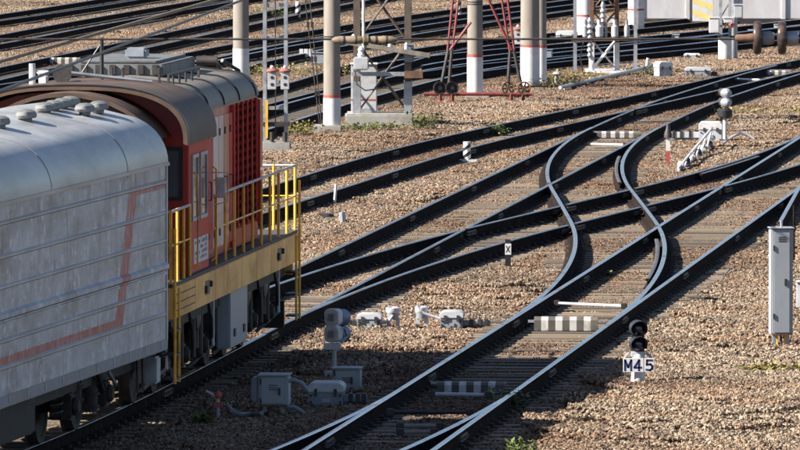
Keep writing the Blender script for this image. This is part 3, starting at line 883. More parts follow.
hn = MB().lathe([(.03, 0), (.04, .25), (.05, .38), (.12, .5), (.13, .52)], (-.35, 3.5, 4.55), (0, -1, 0), 16).build('horn', 'dark_steel', croof, loc=(0, 0, -.22))
MB().box((-.65, 3.3, 4.47), (.12, .16, .14)).box((-.65, 3.3, 4.56), (.18, .12, .06)).build('roof_lamp', 'white_paint', croof, bevel=.02, loc=(0, 0, -.22))
MB().tube([(-.35, 3.6, 4.55), (.75, 3.9, 4.42)], .03, 6).build('roof_pipe', 'galvanised', croof, loc=(0, 0, -.22))
for x in (.15, .3, .8):
    MB().tube([(x, 4.3, 4.30), (x, 4.3, 4.60)], .018, 6).build('roof_stay', 'dark_steel', croof, loc=(0, 0, -.22))
MB().b6(-1.0, -.3, 2.5, 3.9, 4.28, 4.40).build('roof_hatch', 'loco_roof', croof, bevel=.02, loc=(0, 0, -.22))
# handrails
def railing(parent, pts, posts, top=.95, mid=.5):
    z0 = 1.665
    MB().tube([(x, y, z0 + top) for x, y in pts], .020, 7).build('handrail', 'light_grey', parent)
    MB().tube([(x, y, z0 + mid) for x, y in pts], .014, 6).build('handrail', 'rail_yellow', parent)
    for x, y in posts:
        MB().cyl((x, y, z0 - .3), (x, y, z0 + top + .02), .022, n=7).build('railing_post', 'rail_yellow', parent)
railing(lo, [(1.50, 4.7), (1.50, LL - .05)], [(1.50, y) for y in np.linspace(4.9, LL - .06, 10)])
railing(lo, [(1.50, LL - .05), (.55, LL - .05)], [(x, LL - .05) for x in (.55, .85, 1.18)])
railing(lo, [(-1.50, LL - .05), (-.55, LL - .05)], [(x, LL - .05) for x in (-.55, -.85, -1.18, -1.5)])
railing(lo, [(1.50, .05), (1.50, 2.05)], [(1.50, y) for y in (.05, .75, 1.4, 2.05)])
railing(lo, [(1.50, .05), (.6, .05)], [(x, .05) for x in (.6, 1.05)])
railing(lo, [(-1.50, 4.7), (-1.50, LL - .05)], [(-1.50, y) for y in np.linspace(4.9, LL - .5, 8)])
for yy, s_ in ((.12, 1), (LL - .12, 1)):
    ld = MB()
    for dy in (-.10, .32) if yy < 1 else (-.32, .10):
        ld.cyl((1.56, yy + dy, .35), (1.56, yy + dy, 2.4 if abs(dy) < .2 else 1.6), .019, n=7)
    ld = ld.build('ladder', 'rail_yellow', lo)
    a, b_ = (yy - .10, yy + .32) if yy < 1 else (yy - .32, yy + .10)
    for z in (.40, .72, 1.04):
        MB().b6(1.40, 1.58, a, b_, z, z + .025).build('ladder_tread', 'dark_steel', ld, smooth=0)
# bogies, tank, pipes
for yc in (3.35, 11.2):
    bo = bogie(lo, yc, 4.2, .525, 3)
    for y in (-1.45, -.65, .65, 1.45):
        MB().cyl((1.30, y, .45), (1.30, y, 1.16), .035, n=8).build('spring_hanger', 'dark_steel', bo)
    for y in (-1.05, 1.05):
        MB().cyl((1.22, y, .55), (1.22, y, 1.1), .11, n=12).build('spring_pot', 'grime', bo)
        MB().lathe([(.17, 0), (.17, .10), (.06, .13)], (1.22, y, .95), (1, 0, 0), 16).build('brake_cylinder', 'dark_steel', bo)
    MB().tube([(1.34, -2.5, 1.15), (1.34, -2.5, .5), (1.0, -2.55, .2)], .028, 7).build('sand_pipe', 'galvanised', bo)
    MB().tube([(1.34, 2.5, 1.15), (1.34, 2.5, .5), (1.0, 2.55, .2)], .028, 7).build('sand_pipe', 'galvanised', bo)
    for y in (-2.1, 0, 2.1):
        MB().tube([(1.36, y - .25, 1.1), (1.38, y - .1, .9), (1.36, y + .12, .62)], .022, 6).build('damper', 'dark_steel', bo)
MB().prism([(-1.3, .60), (-1.1, .36), (1.1, .36), (1.3, .60), (1.3, 1.15), (-1.3, 1.15)], 6.3, 8.3, 'y').build('fuel_tank', 'grime', lo, bevel=.02)
eb = MB().b6(1.30, 1.50, 6.55, 8.55, .40, 1.20).build('equipment_box', 'box_grey', lo, bevel=.02)
for y in (7.0, 8.1):
    MB().b6(1.50, 1.52, y - .08, y + .08, .55, .66).build('box_latch', 'dark_steel', eb, smooth=0)

# ================================================================== masts and poles
pmat('mast_brown', (.085, .07, .06), .7, var=.3, dirt=(.13, .09, .065), dirt_amt=.4)
pmat('white_worn', (.56, .55, .54), .7, var=.15, scale=9, dirt=(.22, .19, .16), dirt_amt=.55)
pmat('cap_red', (.30, .10, .085), .6, var=.25, dirt=(.2, .12, .1), dirt_amt=.4)
def spot(px, py, z=0.0):
    p = gp(px, py, z)
    p.z = float(terrain(np.array([p.x]), np.array([p.y]))[0]) if z == 0 else z
    return p, p.y / F            # where it stands, metres per photo pixel there
def concrete_pole(label, px, base, wpx, white_y, red, plinth=None, top=13.0, shaft='pole_concrete', group='concrete catenary poles'):
    p, u = spot(px, base)
    t = thing('concrete_pole', label, 'pole', p, group=group)
    r = wpx * u / 2
    zw = (base - white_y) * u
    MB().cyl((0, 0, zw), (0, 0, top), r, r * .82, n=28).build('shaft', shaft, t)
    MB().cyl((0, 0, -.3), (0, 0, zw + .002), r + .006, r + .006, n=28).build('painted_base', 'white_paint', t)
    if red:
        MB().cyl((0, 0, zw), (0, 0, zw + red * u), r + .008, n=28).build('red_band', 'red_paint', t)
    if plinth:
        x0, x1, h = plinth
        MB().b6((x0 - px) * u, (x1 - px) * u, -r * 1.6, r * 1.8, -.2, h * u).build('plinth', 'concrete', t, bevel=.03)
    for z in (zw + 1.4, zw + 1.46):
        MB().cyl((0, 0, z), (0, 0, z + .03), r + .004, n=24).build('strap', 'dark_steel', t)
    return t
concrete_pole('concrete pole with white base and red ring on a grey block, right of the locomotive', 332, 134, 17, 98, 3, (314, 342, 9))
concrete_pole('concrete pole with white base standing between the two red tension arms', 475, 99, 15.5, 58, 3, (465, 490, 2.5))
twin = concrete_pole('thick left shaft of the twin concrete pole, with a red-topped box on it', 530, 86, 19, 46, 2.5, None, group='twin pole')
concrete_pole('thin right shaft of the twin concrete pole, set a little behind', 541, 83, 11, 46, 2.5, (519, 548, 3), group='twin pole')
concrete_pole('pale concrete pole rising behind the locomotive hood', 241, 90, 16, 49, 0, None)
concrete_pole('white pole base with red ring left of the white lattice mast', 585, 37, 17, 15, 2, None, shaft='white_paint')
concrete_pole('white pole base with red ring right of the white lattice mast', 636, 30, 16, 9, 2, None, shaft='white_paint')
def red_cap_box(label, px, y0, base_thing_px, base_y):
    p, u = spot(base_thing_px, base_y)
    q = at(px, y0, p.y - .35)
    t = thing('insulator_box', label, 'insulator', q, group='red topped insulator boxes')
    MB().b6(-.10, .10, -.09, .09, -.40, 0).build('box', 'light_grey', t, bevel=.015)
    MB().lathe([(.13, 0), (.14, .03), (.11, .07), (.05, .09)], n=16).build('red_cap', 'cap_red', t)
    MB().lathe([(.04, .09), (.045, .12), (.025, .15)], n=12).build('white_knob', 'white_paint', t)
    for z in (-.12, -.28):
        MB().b6(-.03, .03, -.1, -.088, z - .03, z + .03).build('hole', 'black_paint', t, smooth=0)
    return t
red_cap_box('red-topped white box on the left of the twin pole', 518, 30, 528, 85)
red_cap_box('red-topped white box fixed on the front of the twin pole', 530, 30, 528, 85)

# steel frame with two posts behind the locomotive front
def frame_mast():
    p, u = spot(276, 152)
    t = thing('gantry_mast', 'grey two-post steel frame on a concrete block right behind the locomotive front', 'steel frame', p)
    MB().b6(-14 * u, 15 * u, -.25, .4, -.2, 11 * u).build('concrete_block', 'concrete', t, bevel=.03)
    for x in (-11, 10):
        MB().b6(x * u - .045, x * u + .045, -.05, .05, 11 * u, 8).build('post', 'galvanised', t, bevel=.008)
    for z in (152 - 5, 152 - 38, 152 - 108, 152 - 82, 152 - 125):
        MB().b6(-11 * u, 10 * u, -.03, .03, z * u - .04, z * u + .04).build('crossbar', 'galvanised', t)
    MB().b6(-1 * u, 0, -.1, -.06, 15 * u, 8).build('cable_pipe', 'dark_steel', t)
    MB().b6(-10.5 * u, -8 * u, -.2, -.12, 14 * u, 52 * u).build('yellow_post', 'rail_yellow', t)
    MB().b6(-13 * u, 14 * u, -.15, .1, 26 * u, 30 * u).build('walk_bracket', 'dark_steel', t)
    for x in (-4, 9):
        MB().cyl((x * u, -.2, 20 * u), (x * u, -.2, 11 * u), .05, n=8).build('cable_gland', 'dark_steel', t)
    return p
frame_mast()
red_cap_box('left red-topped box on the steel frame behind the locomotive', 272, 72, 276, 152)
red_cap_box('right red-topped box on the steel frame behind the locomotive', 285, 72, 276, 152)

def lattice_mast(label, px0, px1, base, plinth, white_y, mat_low, mat_up, z_top=9.0, braces=5, leg=.10, name='lattice_mast'):
    p, u = spot((px0 + px1) / 2, base)
    t = thing(name, label, 'mast', p)
    hw_, dp = (px1 - px0) * u / 2, .55
    x0, x1, h = plinth
    pm = (px0 + px1) / 2
    MB().b6((x0 - pm) * u, (x1 - pm) * u, -.5, dp * 2 + .4, -.2, h * u).build('plinth', 'concrete' if mat_low != 'white_paint' else 'white_paint', t, bevel=.05)
    zw = (base - white_y) * u
    for x in (-hw_, hw_):
        for y in (0, dp * 2):
            MB().b6(x - leg / 2, x + leg / 2, y - leg / 2, y + leg / 2, h * u - .05, zw).build('leg', mat_low, t, bevel=.01)
            MB().b6(x - leg / 2 + .012, x + leg / 2 - .012, y - leg / 2 + .012, y + leg / 2 - .012, zw, z_top).build('leg', mat_up, t, bevel=.01)
    zs = np.linspace(h * u, z_top, braces + 1)
    for y in (-.02, dp * 2 + .02):
        for k in range(braces):
            a, b_ = float(zs[k]), float(zs[k + 1])
            m = mat_low if b_ < zw + .4 else mat_up
            MB().cyl((-hw_, y, a), (hw_, y, b_), .026, n=6).build('brace', m, t)
            MB().cyl((hw_, y + .05, a), (-hw_, y + .05, b_), .026, n=6).build('brace', m, t)
            MB().cyl((-hw_, y, b_), (hw_, y, b_), .026, n=6).build('crossbar', m, t)
    for x in (-hw_, hw_):
        for k in range(braces):
            a, b_ = float(zs[k]), float(zs[k + 1])
            MB().cyl((x, 0, a), (x, dp * 2, b_), .022, n=6).build('brace', mat_up if b_ > zw else mat_low, t)
    return t, p, u
m1, p1, u1 = lattice_mast('brown four-legged lattice mast on a rough white slab, carrying boxes and insulators', 357, 408, 126, (345, 414, 12), 82, 'galvanised', 'mast_brown', 9, 5, .20)
def on_mast1():
    def q(px, py, dy): 
        return at(px, py, p1.y + dy)
    c = q(364, 116, .55)
    t = thing('relay_cabinet', 'tall light grey cabinet with a thin red line inside the brown lattice mast', 'cabinet', (c.x, c.y, .12))
    hgt = 56 * u1
    MB().b6(-13 * u1, 13 * u1, -.2, .2, 0, hgt).build('housing', 'light_grey', t, bevel=.02)
    MB().b6(-12.9 * u1, 12.9 * u1, -.206, -.2, hgt * .36, hgt * .385).build('red_line', 'red_paint', t, smooth=0)
    MB().b6(-14 * u1, 14 * u1, -.23, .23, hgt, hgt + .04).build('roof_cap', 'white_paint', t, bevel=.01)
    MB().b6(-.2, .2, -.209, -.2, .05, .3).build('vent_grille', 'galvanised', t, smooth=0)
    c = q(361, 70, -.35)
    t = thing('transformer_box', 'pale box with a white upright tube on the brown lattice mast', 'transformer', c)
    MB().b6(-.19, .19, -.15, .15, 0, .32).build('tank', 'light_grey', t, bevel=.03)
    MB().lathe([(.07, .32), (.09, .38), (.06, .44), (.08, .50), (.04, .58)], n=14).build('bushing', 'white_paint', t)
    MB().cyl((.06, 0, .5), (.06, 0, 4.5), .035, n=10).build('tube', 'white_paint', t)
    MB().tube([(-.15, 0, -.02), (-.1, -.1, -.35), (.1, -.1, -.5), (.5, 0, -.45)], .018, 6).build('loop_cable', 'cable', t)
    c = q(409, 62, -.12)
    t = thing('junction_box', 'small grey box on the right leg of the brown lattice mast', 'box', c)
    MB().b6(-.12, .12, -.1, .08, 0, .42).build('housing', 'grey_paint', t, bevel=.02)
    MB().b6(-.14, .14, -.12, .1, .42, .45).build('lid', 'grey_paint', t)
    c = q(382, 48, -.3)
    t = thing('cross_arm', 'wooden bar with small white insulators across the brown lattice mast', 'cross arm', c)
    MB().b6(-1.0, 1.2, -.06, .06, -.06, .06).build('bar', 'pole_concrete', t, bevel=.01, rot=(0, .16, 0))
    for x in (-.7, -.3, .2, .6):
        MB().lathe([(.05, 0), (.06, .05), (.04, .1), (.05, .14), (.02, .18)], (x, 0, .05 - x * .16), n=10).build('small_insulator', 'white_paint', t)
    c = q(382, 74, -.2)
    t = thing('cross_arm', 'lower grey bar with a rusty end plate across the brown lattice mast', 'cross arm', c)
    MB().b6(-.75, 1.0, -.05, .05, -.05, .05).build('bar', 'galvanised', t)
    MB().b6(.55, 1.0, -.07, -.05, -.1, .08).build('end_plate', 'rust', t)
on_mast1()
m2, p2, u2 = lattice_mast('white lattice mast footing with crossed bars on a white slab, brown above', 592, 617, 73, (584, 628, 5), 40, 'white_paint', 'rust', 8, 9, .14)
def on_mast2():
    for k, (px, py, s) in enumerate(((590, 28, .62), (603, 12, .5), (590, 46, .5))):
        c = at(px, py, p2.y - .4)
        t = thing('post_insulator', ['lumpy grey insulator low on the left of the white lattice mast', 'grey insulator between the legs at the top of the white lattice mast', 'small white insulator on the left leg of the white lattice mast'][k], 'insulator', c, group='insulators on the white lattice mast')
        MB().lathe([(.10 * s, -.3), (.16 * s, -.28), (.10 * s, -.2), (.19 * s, -.14), (.11 * s, -.05), (.19 * s, .02), (.11 * s, .1), (.15 * s, .2), (.06 * s, .3)], n=14).build('sheds', 'galvanised', t)
        MB().b6(-.05, .05, -.03, .45, -.34, -.28).build('bracket', 'galvanised', t)
    c = at(606, 30, p2.y - .2)
    t = thing('equipment_rack', 'rusty bars and pale fittings in the top of the white lattice mast', 'rack', c)
    MB().b6(-.5, .5, -.05, .05, -.05, .05).build('bar', 'rust', t)
    for x in (-.3, 0, .3):
        MB().b6(x - .04, x + .04, -.1, -.05, -.3, .25).build('clamp', 'galvanised', t, bevel=.01)
    for x in (-.9, .85):
        MB().b6(x - .05, x + .05, -.25, -.15, -1.25, 2.5).build('upright', 'galvanised', t)
    MB().b6(-1.0, 1.0, -.3, -.1, -.30, -.22).build('shelf', 'rust', t)
    for x, r_ in ((-.6, .09), (-.2, .12), (.25, .10), (.6, .08)):
        MB().lathe([(r_ * .6, -.22), (r_, -.18), (r_, .10), (r_ * .5, .16), (r_ * .6, .3)], (x, -.2, 0), n=12).build('fitting', 'galvanised' if r_ < .1 else 'light_grey', t)
    MB().tube([(-.6, 0, -.1), (-.75, 0, -.8), (-.6, 0, -1.6), (-.9, 0, -2.0)], .02, 6).build('hanging_cable', 'dark_steel', t)
on_mast2()
def post6():
    p, u = spot(725, 62)
    t = thing('signal_mast', 'steel mast with white painted foot and boxes, right of the white wall sign', 'mast', p)
    MB().cyl((0, 0, -.2), (0, 0, 24 * u), 6.8 * u, n=24).build('painted_foot', 'white_paint', t)
    for x in (-4.5, 5):
        MB().b6(x * u - .05, x * u + .05, -.05, .05, 24 * u, 6).build('leg', 'galvanised', t)
    for k in range(8):
        z = 26 * u + k * .5
        MB().cyl((-4.5 * u, 0, z), (5 * u, 0, z + .5), .02, n=6).build('brace', 'rust', t)
    MB().cyl((9 * u, .5, 0), (9 * u, .5, 6), 4 * u, n=16).build('second_post', 'galvanised', t)
    MB().b6(-7 * u, 12 * u, -.14, .1, 23 * u, 25 * u).build('collar', 'dark_steel', t)
    for lab, px, y0, y1, w_, m in (('pale box high on the right of the steel mast', 738, 18, 5, .26, 'light_grey'), ('pale box on the left of the steel mast', 714, 33, 18, .30, 'white_paint'), ('small white lamp box on the front of the steel mast', 728, 23, 18, .28, 'white_paint')):
        c = at(px, y0, p.y - .3)
        b = thing('junction_box', lab, 'box', c, group='boxes on the steel mast')
        MB().b6(-w_ / 2, w_ / 2, -.1, .12, 0, (y0 - y1) * u).build('housing', m, b, bevel=.02)
        MB().b6(-w_ / 2 - .02, w_ / 2 + .02, -.12, .14, (y0 - y1) * u, (y0 - y1) * u + .03).build('lid', m, b)
        MB().b6(-.02, .02, .1, .3, .05, .1).build('bracket', 'galvanised', b)
    c = at(732, 25, p.y - .35)
    tag(MB().lathe([(.08, 0), (.08, .05), (.05, .07), (.04, .03)], (0, 0, 0), (0, -1, 0), 14).build('red_reflector', 'red_paint', loc=c), 'small red reflector on the steel mast with white foot', 'reflector')
post6()

# ================================================================== tension gear between the poles
def tension():
    p, u = spot(478, 103)
    t = thing('pipe_rail', 'low red pipe on short legs in front of the pole with white base', 'pipe', p)
    MB().cyl((-54 * u, 0, 8 * u), (54 * u, 0, 8 * u), .05, n=10).build('pipe', 'maroon', t)
    for x in (-38, -26, 33, 45):
        MB().cyl((x * u, 0, -.1), (x * u, 0, 8 * u), .055, n=8).build('leg', 'maroon', t)
    labs = [('red ladder-like tension arm left of the pole with white base', (457, -12), (450, 50), (441, 86), (449, 84)), ('red ladder-like tension arm right of the pole with white base', (503, -12), (512, 50), (508, 84), (521, 84))]
    for k, (lab, a, b_, c, d) in enumerate(labs):
        Y = p.y + .1
        A, B_, C, D_ = (at(q[0], q[1], Y) for q in (a, b_, c, d))
        t = thing('tension_arm', lab, 'tension arm', (C.x, Y, .5), group='red tension arms')
        o0 = Vector((C.x, Y, .5))
        w_ = Vector((3.0 * u, 0, 0))
        for s in (-1, 1):
            MB().cyl(A + w_ * s - o0, B_ + w_ * s * .8 - o0, .035, n=6).build('side_bar', 'maroon', t)
        for f in np.linspace(.03, .97, 9):
            q = A.lerp(B_, float(f))
            MB().cyl(q - w_ - o0, q + w_ + Vector((0, 0, .1)) - o0, .022, n=5).build('rung', 'maroon', t)
        MB().cyl(B_ - w_ * .6 - o0, C - o0, .05, n=6).build('strut', 'dark_steel', t)
        MB().cyl(B_ + w_ * .6 - o0, D_ - o0, .05, n=6).build('strut', 'dark_steel', t)
        mid = (B_ + C) / 2; mid2 = (B_ + D_) / 2
        MB().cyl(mid - o0, mid2 - o0, .03, n=6).build('tie', 'dark_steel', t)
        br = ((A * .45 + B_ * .55), at(472, 24, Y) if k == 0 else at(486, -8, Y))
        e0, e1 = (B_, at(471, 22, Y)) if k == 0 else (B_, at(484, -10, Y))
        MB().cyl(e0 - o0, e1 - o0, .04, n=6).build('stay', 'maroon', t)
    wl = ['dark solid pulley wheel at the far left end of the red pipe', 'dark pulley wheel beside the leftmost one on the red pipe', 'brown spoked pulley wheel right of the white pole base', 'brown spoked pulley wheel nearest the twin pole']
    for k, px in enumerate((440, 452, 508, 524)):
        c = at(px, 88, p.y - .25 - .1 * (k % 2))
        t = thing('pulley_wheel', wl[k], 'pulley', c, .15, group='pulley wheels on the red pipe')
        r = 6.6 * u
        m = 'black_paint' if k < 2 else 'rust'
        MB().lathe([(r * .80, -.05), (r, -.06), (r * .93, 0), (r, .06), (r * .80, .05), (r * .80, -.05)], axis=(0, 1, 0), n=24, cap=False).build('rim', m, t)
        MB().lathe([(.05, -.08), (.05, .08)], axis=(0, 1, 0), n=10).build('hub', m, t)
        for j in range(6):
            a = j * math.pi / 3 + .2
            MB().cyl((0, 0, 0), (r * .85 * math.cos(a), 0, r * .85 * math.sin(a)), .022, n=6).build('spoke', m, t)
        if k < 2:
            MB().lathe([(r * .78, .02), (r * .78, .04)], axis=(0, 1, 0), n=20).build('web', m, t)
tension()

# ================================================================== dwarf signals
def strokes(m, ch, x, z, w_, h, y, t=.2):
    """flat printed character from bars; (x, z) lower left corner"""
    k = w_ * .26
    def bar(a, b_):
        a, b_ = Vector((x + a[0] * w_, y, z + a[1] * h)), Vector((x + b_[0] * w_, y, z + b_[1] * h))
        d = (b_ - a).normalized()
        nrm = Vector((d.z, 0, -d.x)) * k / 2
        e = d * k / 2
        m.add([a - e + nrm, a - e - nrm, b_ + e - nrm, b_ + e + nrm], [(0, 1, 2, 3)])
    P = {'M': [((.1, .08), (.1, .92)), ((.9, .08), (.9, .92)), ((.1, .9), (.5, .35)), ((.5, .35), (.9, .9))],
         '4': [((.68, .08), (.68, .92)), ((.68, .92), (.08, .34)), ((.08, .30), (.95, .30))],
         '5': [((.85, .92), (.2, .92)), ((.18, .92), (.15, .55)), ((.15, .56), (.65, .58)), ((.65, .58), (.88, .42)), ((.88, .42), (.86, .22)), ((.86, .22), (.6, .08)), ((.6, .08), (.12, .12))],
         'X': [((.1, .1), (.9, .9)), ((.1, .9), (.9, .1))]}
    for a, b_ in P[ch]:
        bar(a, b_)
def lamp_head(parent, z, r, yaw, mat_body, mat_hood, lens=True, depth=1.0):
    h = bpy.data.objects.new('lamp_head', None); COL.objects.link(h); h.parent = parent
    h.location, h.rotation_euler = (0, 0, z), (0, 0, yaw)
    MB().lathe([(r * .35, .20 * depth), (r * .8, .17 * depth), (r, .10 * depth), (r, -.02), (r * .9, -.03), (r * .9, -.035)], axis=(0, 1, 0), n=20).build('casing', mat_body, h)
    # visor: open tube cut away underneath
    b = MB()
    n = 18
    a_ = [math.radians(-35 + 250 * k / n) for k in range(n + 1)]
    vs, fs = [], []
    for k, a in enumerate(a_):
        L = -.035 - .20 * (.45 + .55 * max(0, math.sin(a)))
        for rr in (r * 1.0, r * .93):
            vs += [(rr * math.cos(a), -.03, rr * math.sin(a)), (rr * math.cos(a), L, rr * math.sin(a))]
    for k in range(n):
        i = k * 4
        fs += [(i, i + 1, i + 5, i + 4), (i + 2, i + 6, i + 7, i + 3), (i + 1, i + 3, i + 7, i + 5)]
    b.add(vs, fs)
    b.build('visor', mat_hood, h, smooth=40)
    if lens:
        MB().lathe([(r * .86, 0), (r * .7, .03), (r * .35, .05), (.01, .055)], (0, -.03, 0), (0, -1, 0), 18).build('lens', 'lens', h)
    return h
def m45():
    p, u = spot(638, 384)
    t = thing('dwarf_signal', 'short two-lamp signal with black visors and white M45 plates', 'signal', p)
    MB().lathe([(.10, -.1), (.098, .05), (.095, .12), (.085, .36), (.06, .40)], n=18).build('post', 'white_paint', t)
    MB().b6(-.10, .10, -.05, .08, .36, .44).build('bracket', 'light_grey', t, bevel=.01)
    MB().b6(-.09, .09, .03, .07, .40, .86).build('back_plate', 'black_paint', t)
    for z in (.545, .765):
        h = lamp_head(t, z, .118, .12, 'black_paint', 'black_paint')
    for s in (-.12, .12):
        MB().tube([(s, .02, .42), (s * 1.5, .0, .36), (s * 1.6, -.05, .3)], .018, 6).build('cable_gland', 'galvanised', t)
    y = -.125
    for x0, x1, chs in ((-.215, .075, 'M4'), (.085, .225, '5')):
        pl = MB().b6(x0, x1, y - .01, y, .155, .355).build('number_plate', 'white_paint', t, bevel=.004)
        mk = MB()
        cw = .105
        for k, ch in enumerate(chs):
            strokes(mk, ch, x0 + .018 + k * .135, .172, cw, .165, y - .0125)
        mk.build('lettering', 'plate_blue', pl, smooth=0)
pmat('plate_blue', (.014, .022, .10), .5, var=.2)
m45()
def signal_back():
    p, u = spot(334, 376)
    t = thing('dwarf_signal', 'grey two-lamp signal seen from behind on a thin post between the boxes', 'signal', p)
    MB().cyl((0, 0, -.1), (0, 0, .42), .035, n=10).build('post', 'galvanised', t)
    MB().b6(-.14, .10, -.1, .1, -.05, .05).build('foot', 'galvanised', t, bevel=.01)
    MB().b6(-.15, .10, -.09, .09, .36, .45).build('plate', 'light_grey', t, bevel=.01)
    for z in (.585, .825):
        h = bpy.data.objects.new('lamp_head', None); COL.objects.link(h); h.parent = t
        h.location, h.rotation_euler = (0, 0, z), (0, 0, -.5)
        poly = [(-.115, -.075), (-.07, -.12), (.07, -.12), (.115, -.075), (.115, .075), (.07, .12), (-.07, .12), (-.115, .075)]
        MB().prism(poly, -.09, .06, 'y').build('casing', 'white_paint', h, bevel=.012)
        MB().b6(-.05, .05, -.10, -.09, -.05, .05).build('cover', 'galvanised', h, bevel=.004)
        MB().lathe([(.118, 0), (.122, .22), (.105, .22), (.10, .02)], (0, .06, 0), (0, 1, -.1), 18).build('visor', 'hood_blue', h)
    MB().tube([(.10, -.05, .45), (.19, -.05, .55), (.13, -.05, .68)], .022, 6).build('cable', 'light_grey', t)
pmat('hood_blue', (.13, .19, .28), .5, var=.25)
signal_back()
def signal_far():
    p, u = spot(725, 140)
    t = thing('dwarf_signal', 'two pale round lamps on a black collar above the crossing point motor at right', 'signal', p)
    MB().cyl((0, 0, -.1), (0, 0, 28 * u), .05, n=12).build('post', 'white_paint', t)
    MB().lathe([(.10, 22 * u), (.17, 24 * u), (.18, 30 * u), (.12, 32 * u)], n=18).build('collar', 'black_paint', t)
    for z in (38 * u, 47.5 * u):
        h = lamp_head(t, z, .115, math.pi + .35, 'galvanised', 'dark_steel', True, 1.2)
signal_far()

def marker_post():
    p, u = spot(508, 265)
    t = thing('marker_post', 'short black post with a white marked patch between the tracks', 'marker post', p)
    h = 29 * u
    MB().b6(-.05, .05, -.05, .05, -.1, h).build('post', 'black_paint', t, bevel=.008)
    pt = MB().b6(-.054, .054, -.056, -.05, h * .48, h * .86).build('white_patch', 'white_paint', t, smooth=0)
    mk = MB(); strokes(mk, 'X', -.035, h * .55, .07, h * .24, -.0575)
    mk.build('mark', 'black_paint', pt, smooth=0)
marker_post()
def striped_post(label, px, base, wpx, hpx, slab, bands=6):
    p, u = spot(px, base)
    t = thing('striped_post', label, 'striped post', p, group='striped fouling posts')
    r, h = wpx * u / 2, hpx * u
    for k in range(bands):
        z0, z1 = h * k / bands, h * (k + 1) / bands
        n = 14
        vs = [(r * math.cos(a), r * math.sin(a), (z0 if e == 0 else z1) + .35 * r * math.cos(a) * 2 * (0 if (k == 0 and e == 0) or (k == bands - 1 and e == 1) else 1)) for e in (0, 1) for a in np.linspace(0, 2 * math.pi, n, endpoint=False)]
        MB().add(vs, [(i, (i + 1) % n, n + (i + 1) % n, n + i) for i in range(n)] + [tuple(range(n)), tuple(range(n, 2 * n))]).build('band', 'white_paint' if k % 2 else 'black_paint', t)
    if slab:
        MB().b6(slab[0] * u, slab[1] * u, -.22, .22, -.15, .09).build('slab', 'white_paint', t, bevel=.03)
striped_post('small black and white striped post on a white slab beside the second track', 467, 161, 7.5, 22, (-11, 11))
striped_post('tiny striped post at the top between the steel frame and the tall pole', 298, 20, 5, 20, None)
striped_post('tiny striped post at the top right beside the red tension arm', 459, 18, 4.5, 20, None)

# ================================================================== point motors and trackside boxes
def motor(name, label, x0, x1, top, base, arm=None, dirn=1, group=None, depth=.45, mat='grey_paint', lid='light_grey', rz=-.05):
    pm = (x0 + x1) / 2
    p, u = spot(pm, base)
    t = thing(name, label, 'point motor', p, rz, group)
    w_, h = (x1 - x0) * u, (base - top) * u
    MB().b6(-w_ / 2, w_ / 2, 0, depth, .03, h * .62).build('housing', mat, t, bevel=.012)
    hh = h * .62
    MB().prism([(-w_ / 2 - .012, hh), (w_ / 2 + .012, hh), (w_ / 2 + .012, h * .86), (w_ / 2 - .05, h), (-w_ / 2 + .05, h), (-w_ / 2 - .012, h * .86)], -.015, depth + .015, 'y').build('lid', lid, t, bevel=.012)  # lid lighter than the housing: bright sunlit top put into its colour
    for x in (-w_ * .28, w_ * .28):
        MB().b6(x - .02, x + .02, -.035, -.012, hh - .05, hh + .05).build('latch', 'dark_steel', t, smooth=0)
    for x in (-w_ * .42, w_ * .42):
        for z in (.08, hh * .8):
            MB().cyl((x, -.02, z), (x, .005, z), .018, n=6).build('bolt', 'dark_steel', t, smooth=0)
        MB().b6(x - .03, x + .03, -.05, .04, -.05, .055).build('foot_bracket', 'dark_steel', t, bevel=.006)
    MB().b6(-w_ * .10, w_ * .12, -.019, -.001, hh * .35, hh * .62).build('maker_plate', 'galvanised', t, smooth=0)
    MB().b6(-w_ / 2 - .08, w_ / 2 + .08, -.06, depth + .06, -.06, .03).build('base_plate', mat, t, bevel=.01)
    if arm:
        a = arm * u
        s = dirn
        MB().b6(s * w_ / 2, s * (w_ / 2 + a), .12, .26, h * .22, h * .50).build('drive_arm', mat, t, bevel=.01)
        MB().b6(s * w_ / 2, s * (w_ / 2 + a * 1.05), .30, .34, h * .12, h * .20).build('detector_rod', 'galvanised', t)
        for f in (.3, .6, .85):
            MB().b6(s * (w_ / 2 + a * f) - .03, s * (w_ / 2 + a * f) + .03, .10, .28, h * .20, h * .56).build('clamp', 'dark_steel', t, bevel=.005)
    return t, p, u, w_, h
motor('point_motor', 'grey point motor in sunlit ballast just right of the grey rear-facing signal', 357, 381, 311, 327, 14, -1, 'point motors')
motor('point_motor', 'grey point motor with dark arm reaching right to the nearest track', 440, 463, 307, 326, 27, 1, 'point motors')
motor('point_motor', 'blue-grey point motor in the locomotive shadow, arm reaching to the nearest track', 308, 343, 380, 405, 24, 1, 'point motors', depth=.6)
motor('point_motor', 'pale point motor beside the crossover at right, under the two-lamp signal', 699, 722, 121, 142, 30, -1, 'point motors', depth=.5, mat='light_grey', lid='white_paint')
def terminal(label, x0, x1, top, base, pts):
    pm = (x0 + x1) / 2
    p, u = spot(pm, base)
    t = thing('cable_terminal', label, 'cable terminal', p, group='cable terminals')
    w_, h = (x1 - x0) * u, (base - top) * u
    MB().lathe([(w_ * .45, h - .10), (w_ * .52, h - .07), (w_ * .52, h - .02), (w_ * .35, h)], n=16).build('cap', 'light_grey', t)
    MB().lathe([(w_ * .40, h * .45), (w_ * .43, h - .10)], n=14).build('drum', 'grey_paint', t)
    for s in (-.33, .33):
        MB().b6(s * w_ - .03, s * w_ + .03, -.03, .03, -.08, h * .5).build('leg', 'light_grey', t)
    q = [at(a, b_, p.y - .08) - p for a, b_ in pts]
    MB().tube(q, .024, 8).build('conduit', 'light_grey', t)
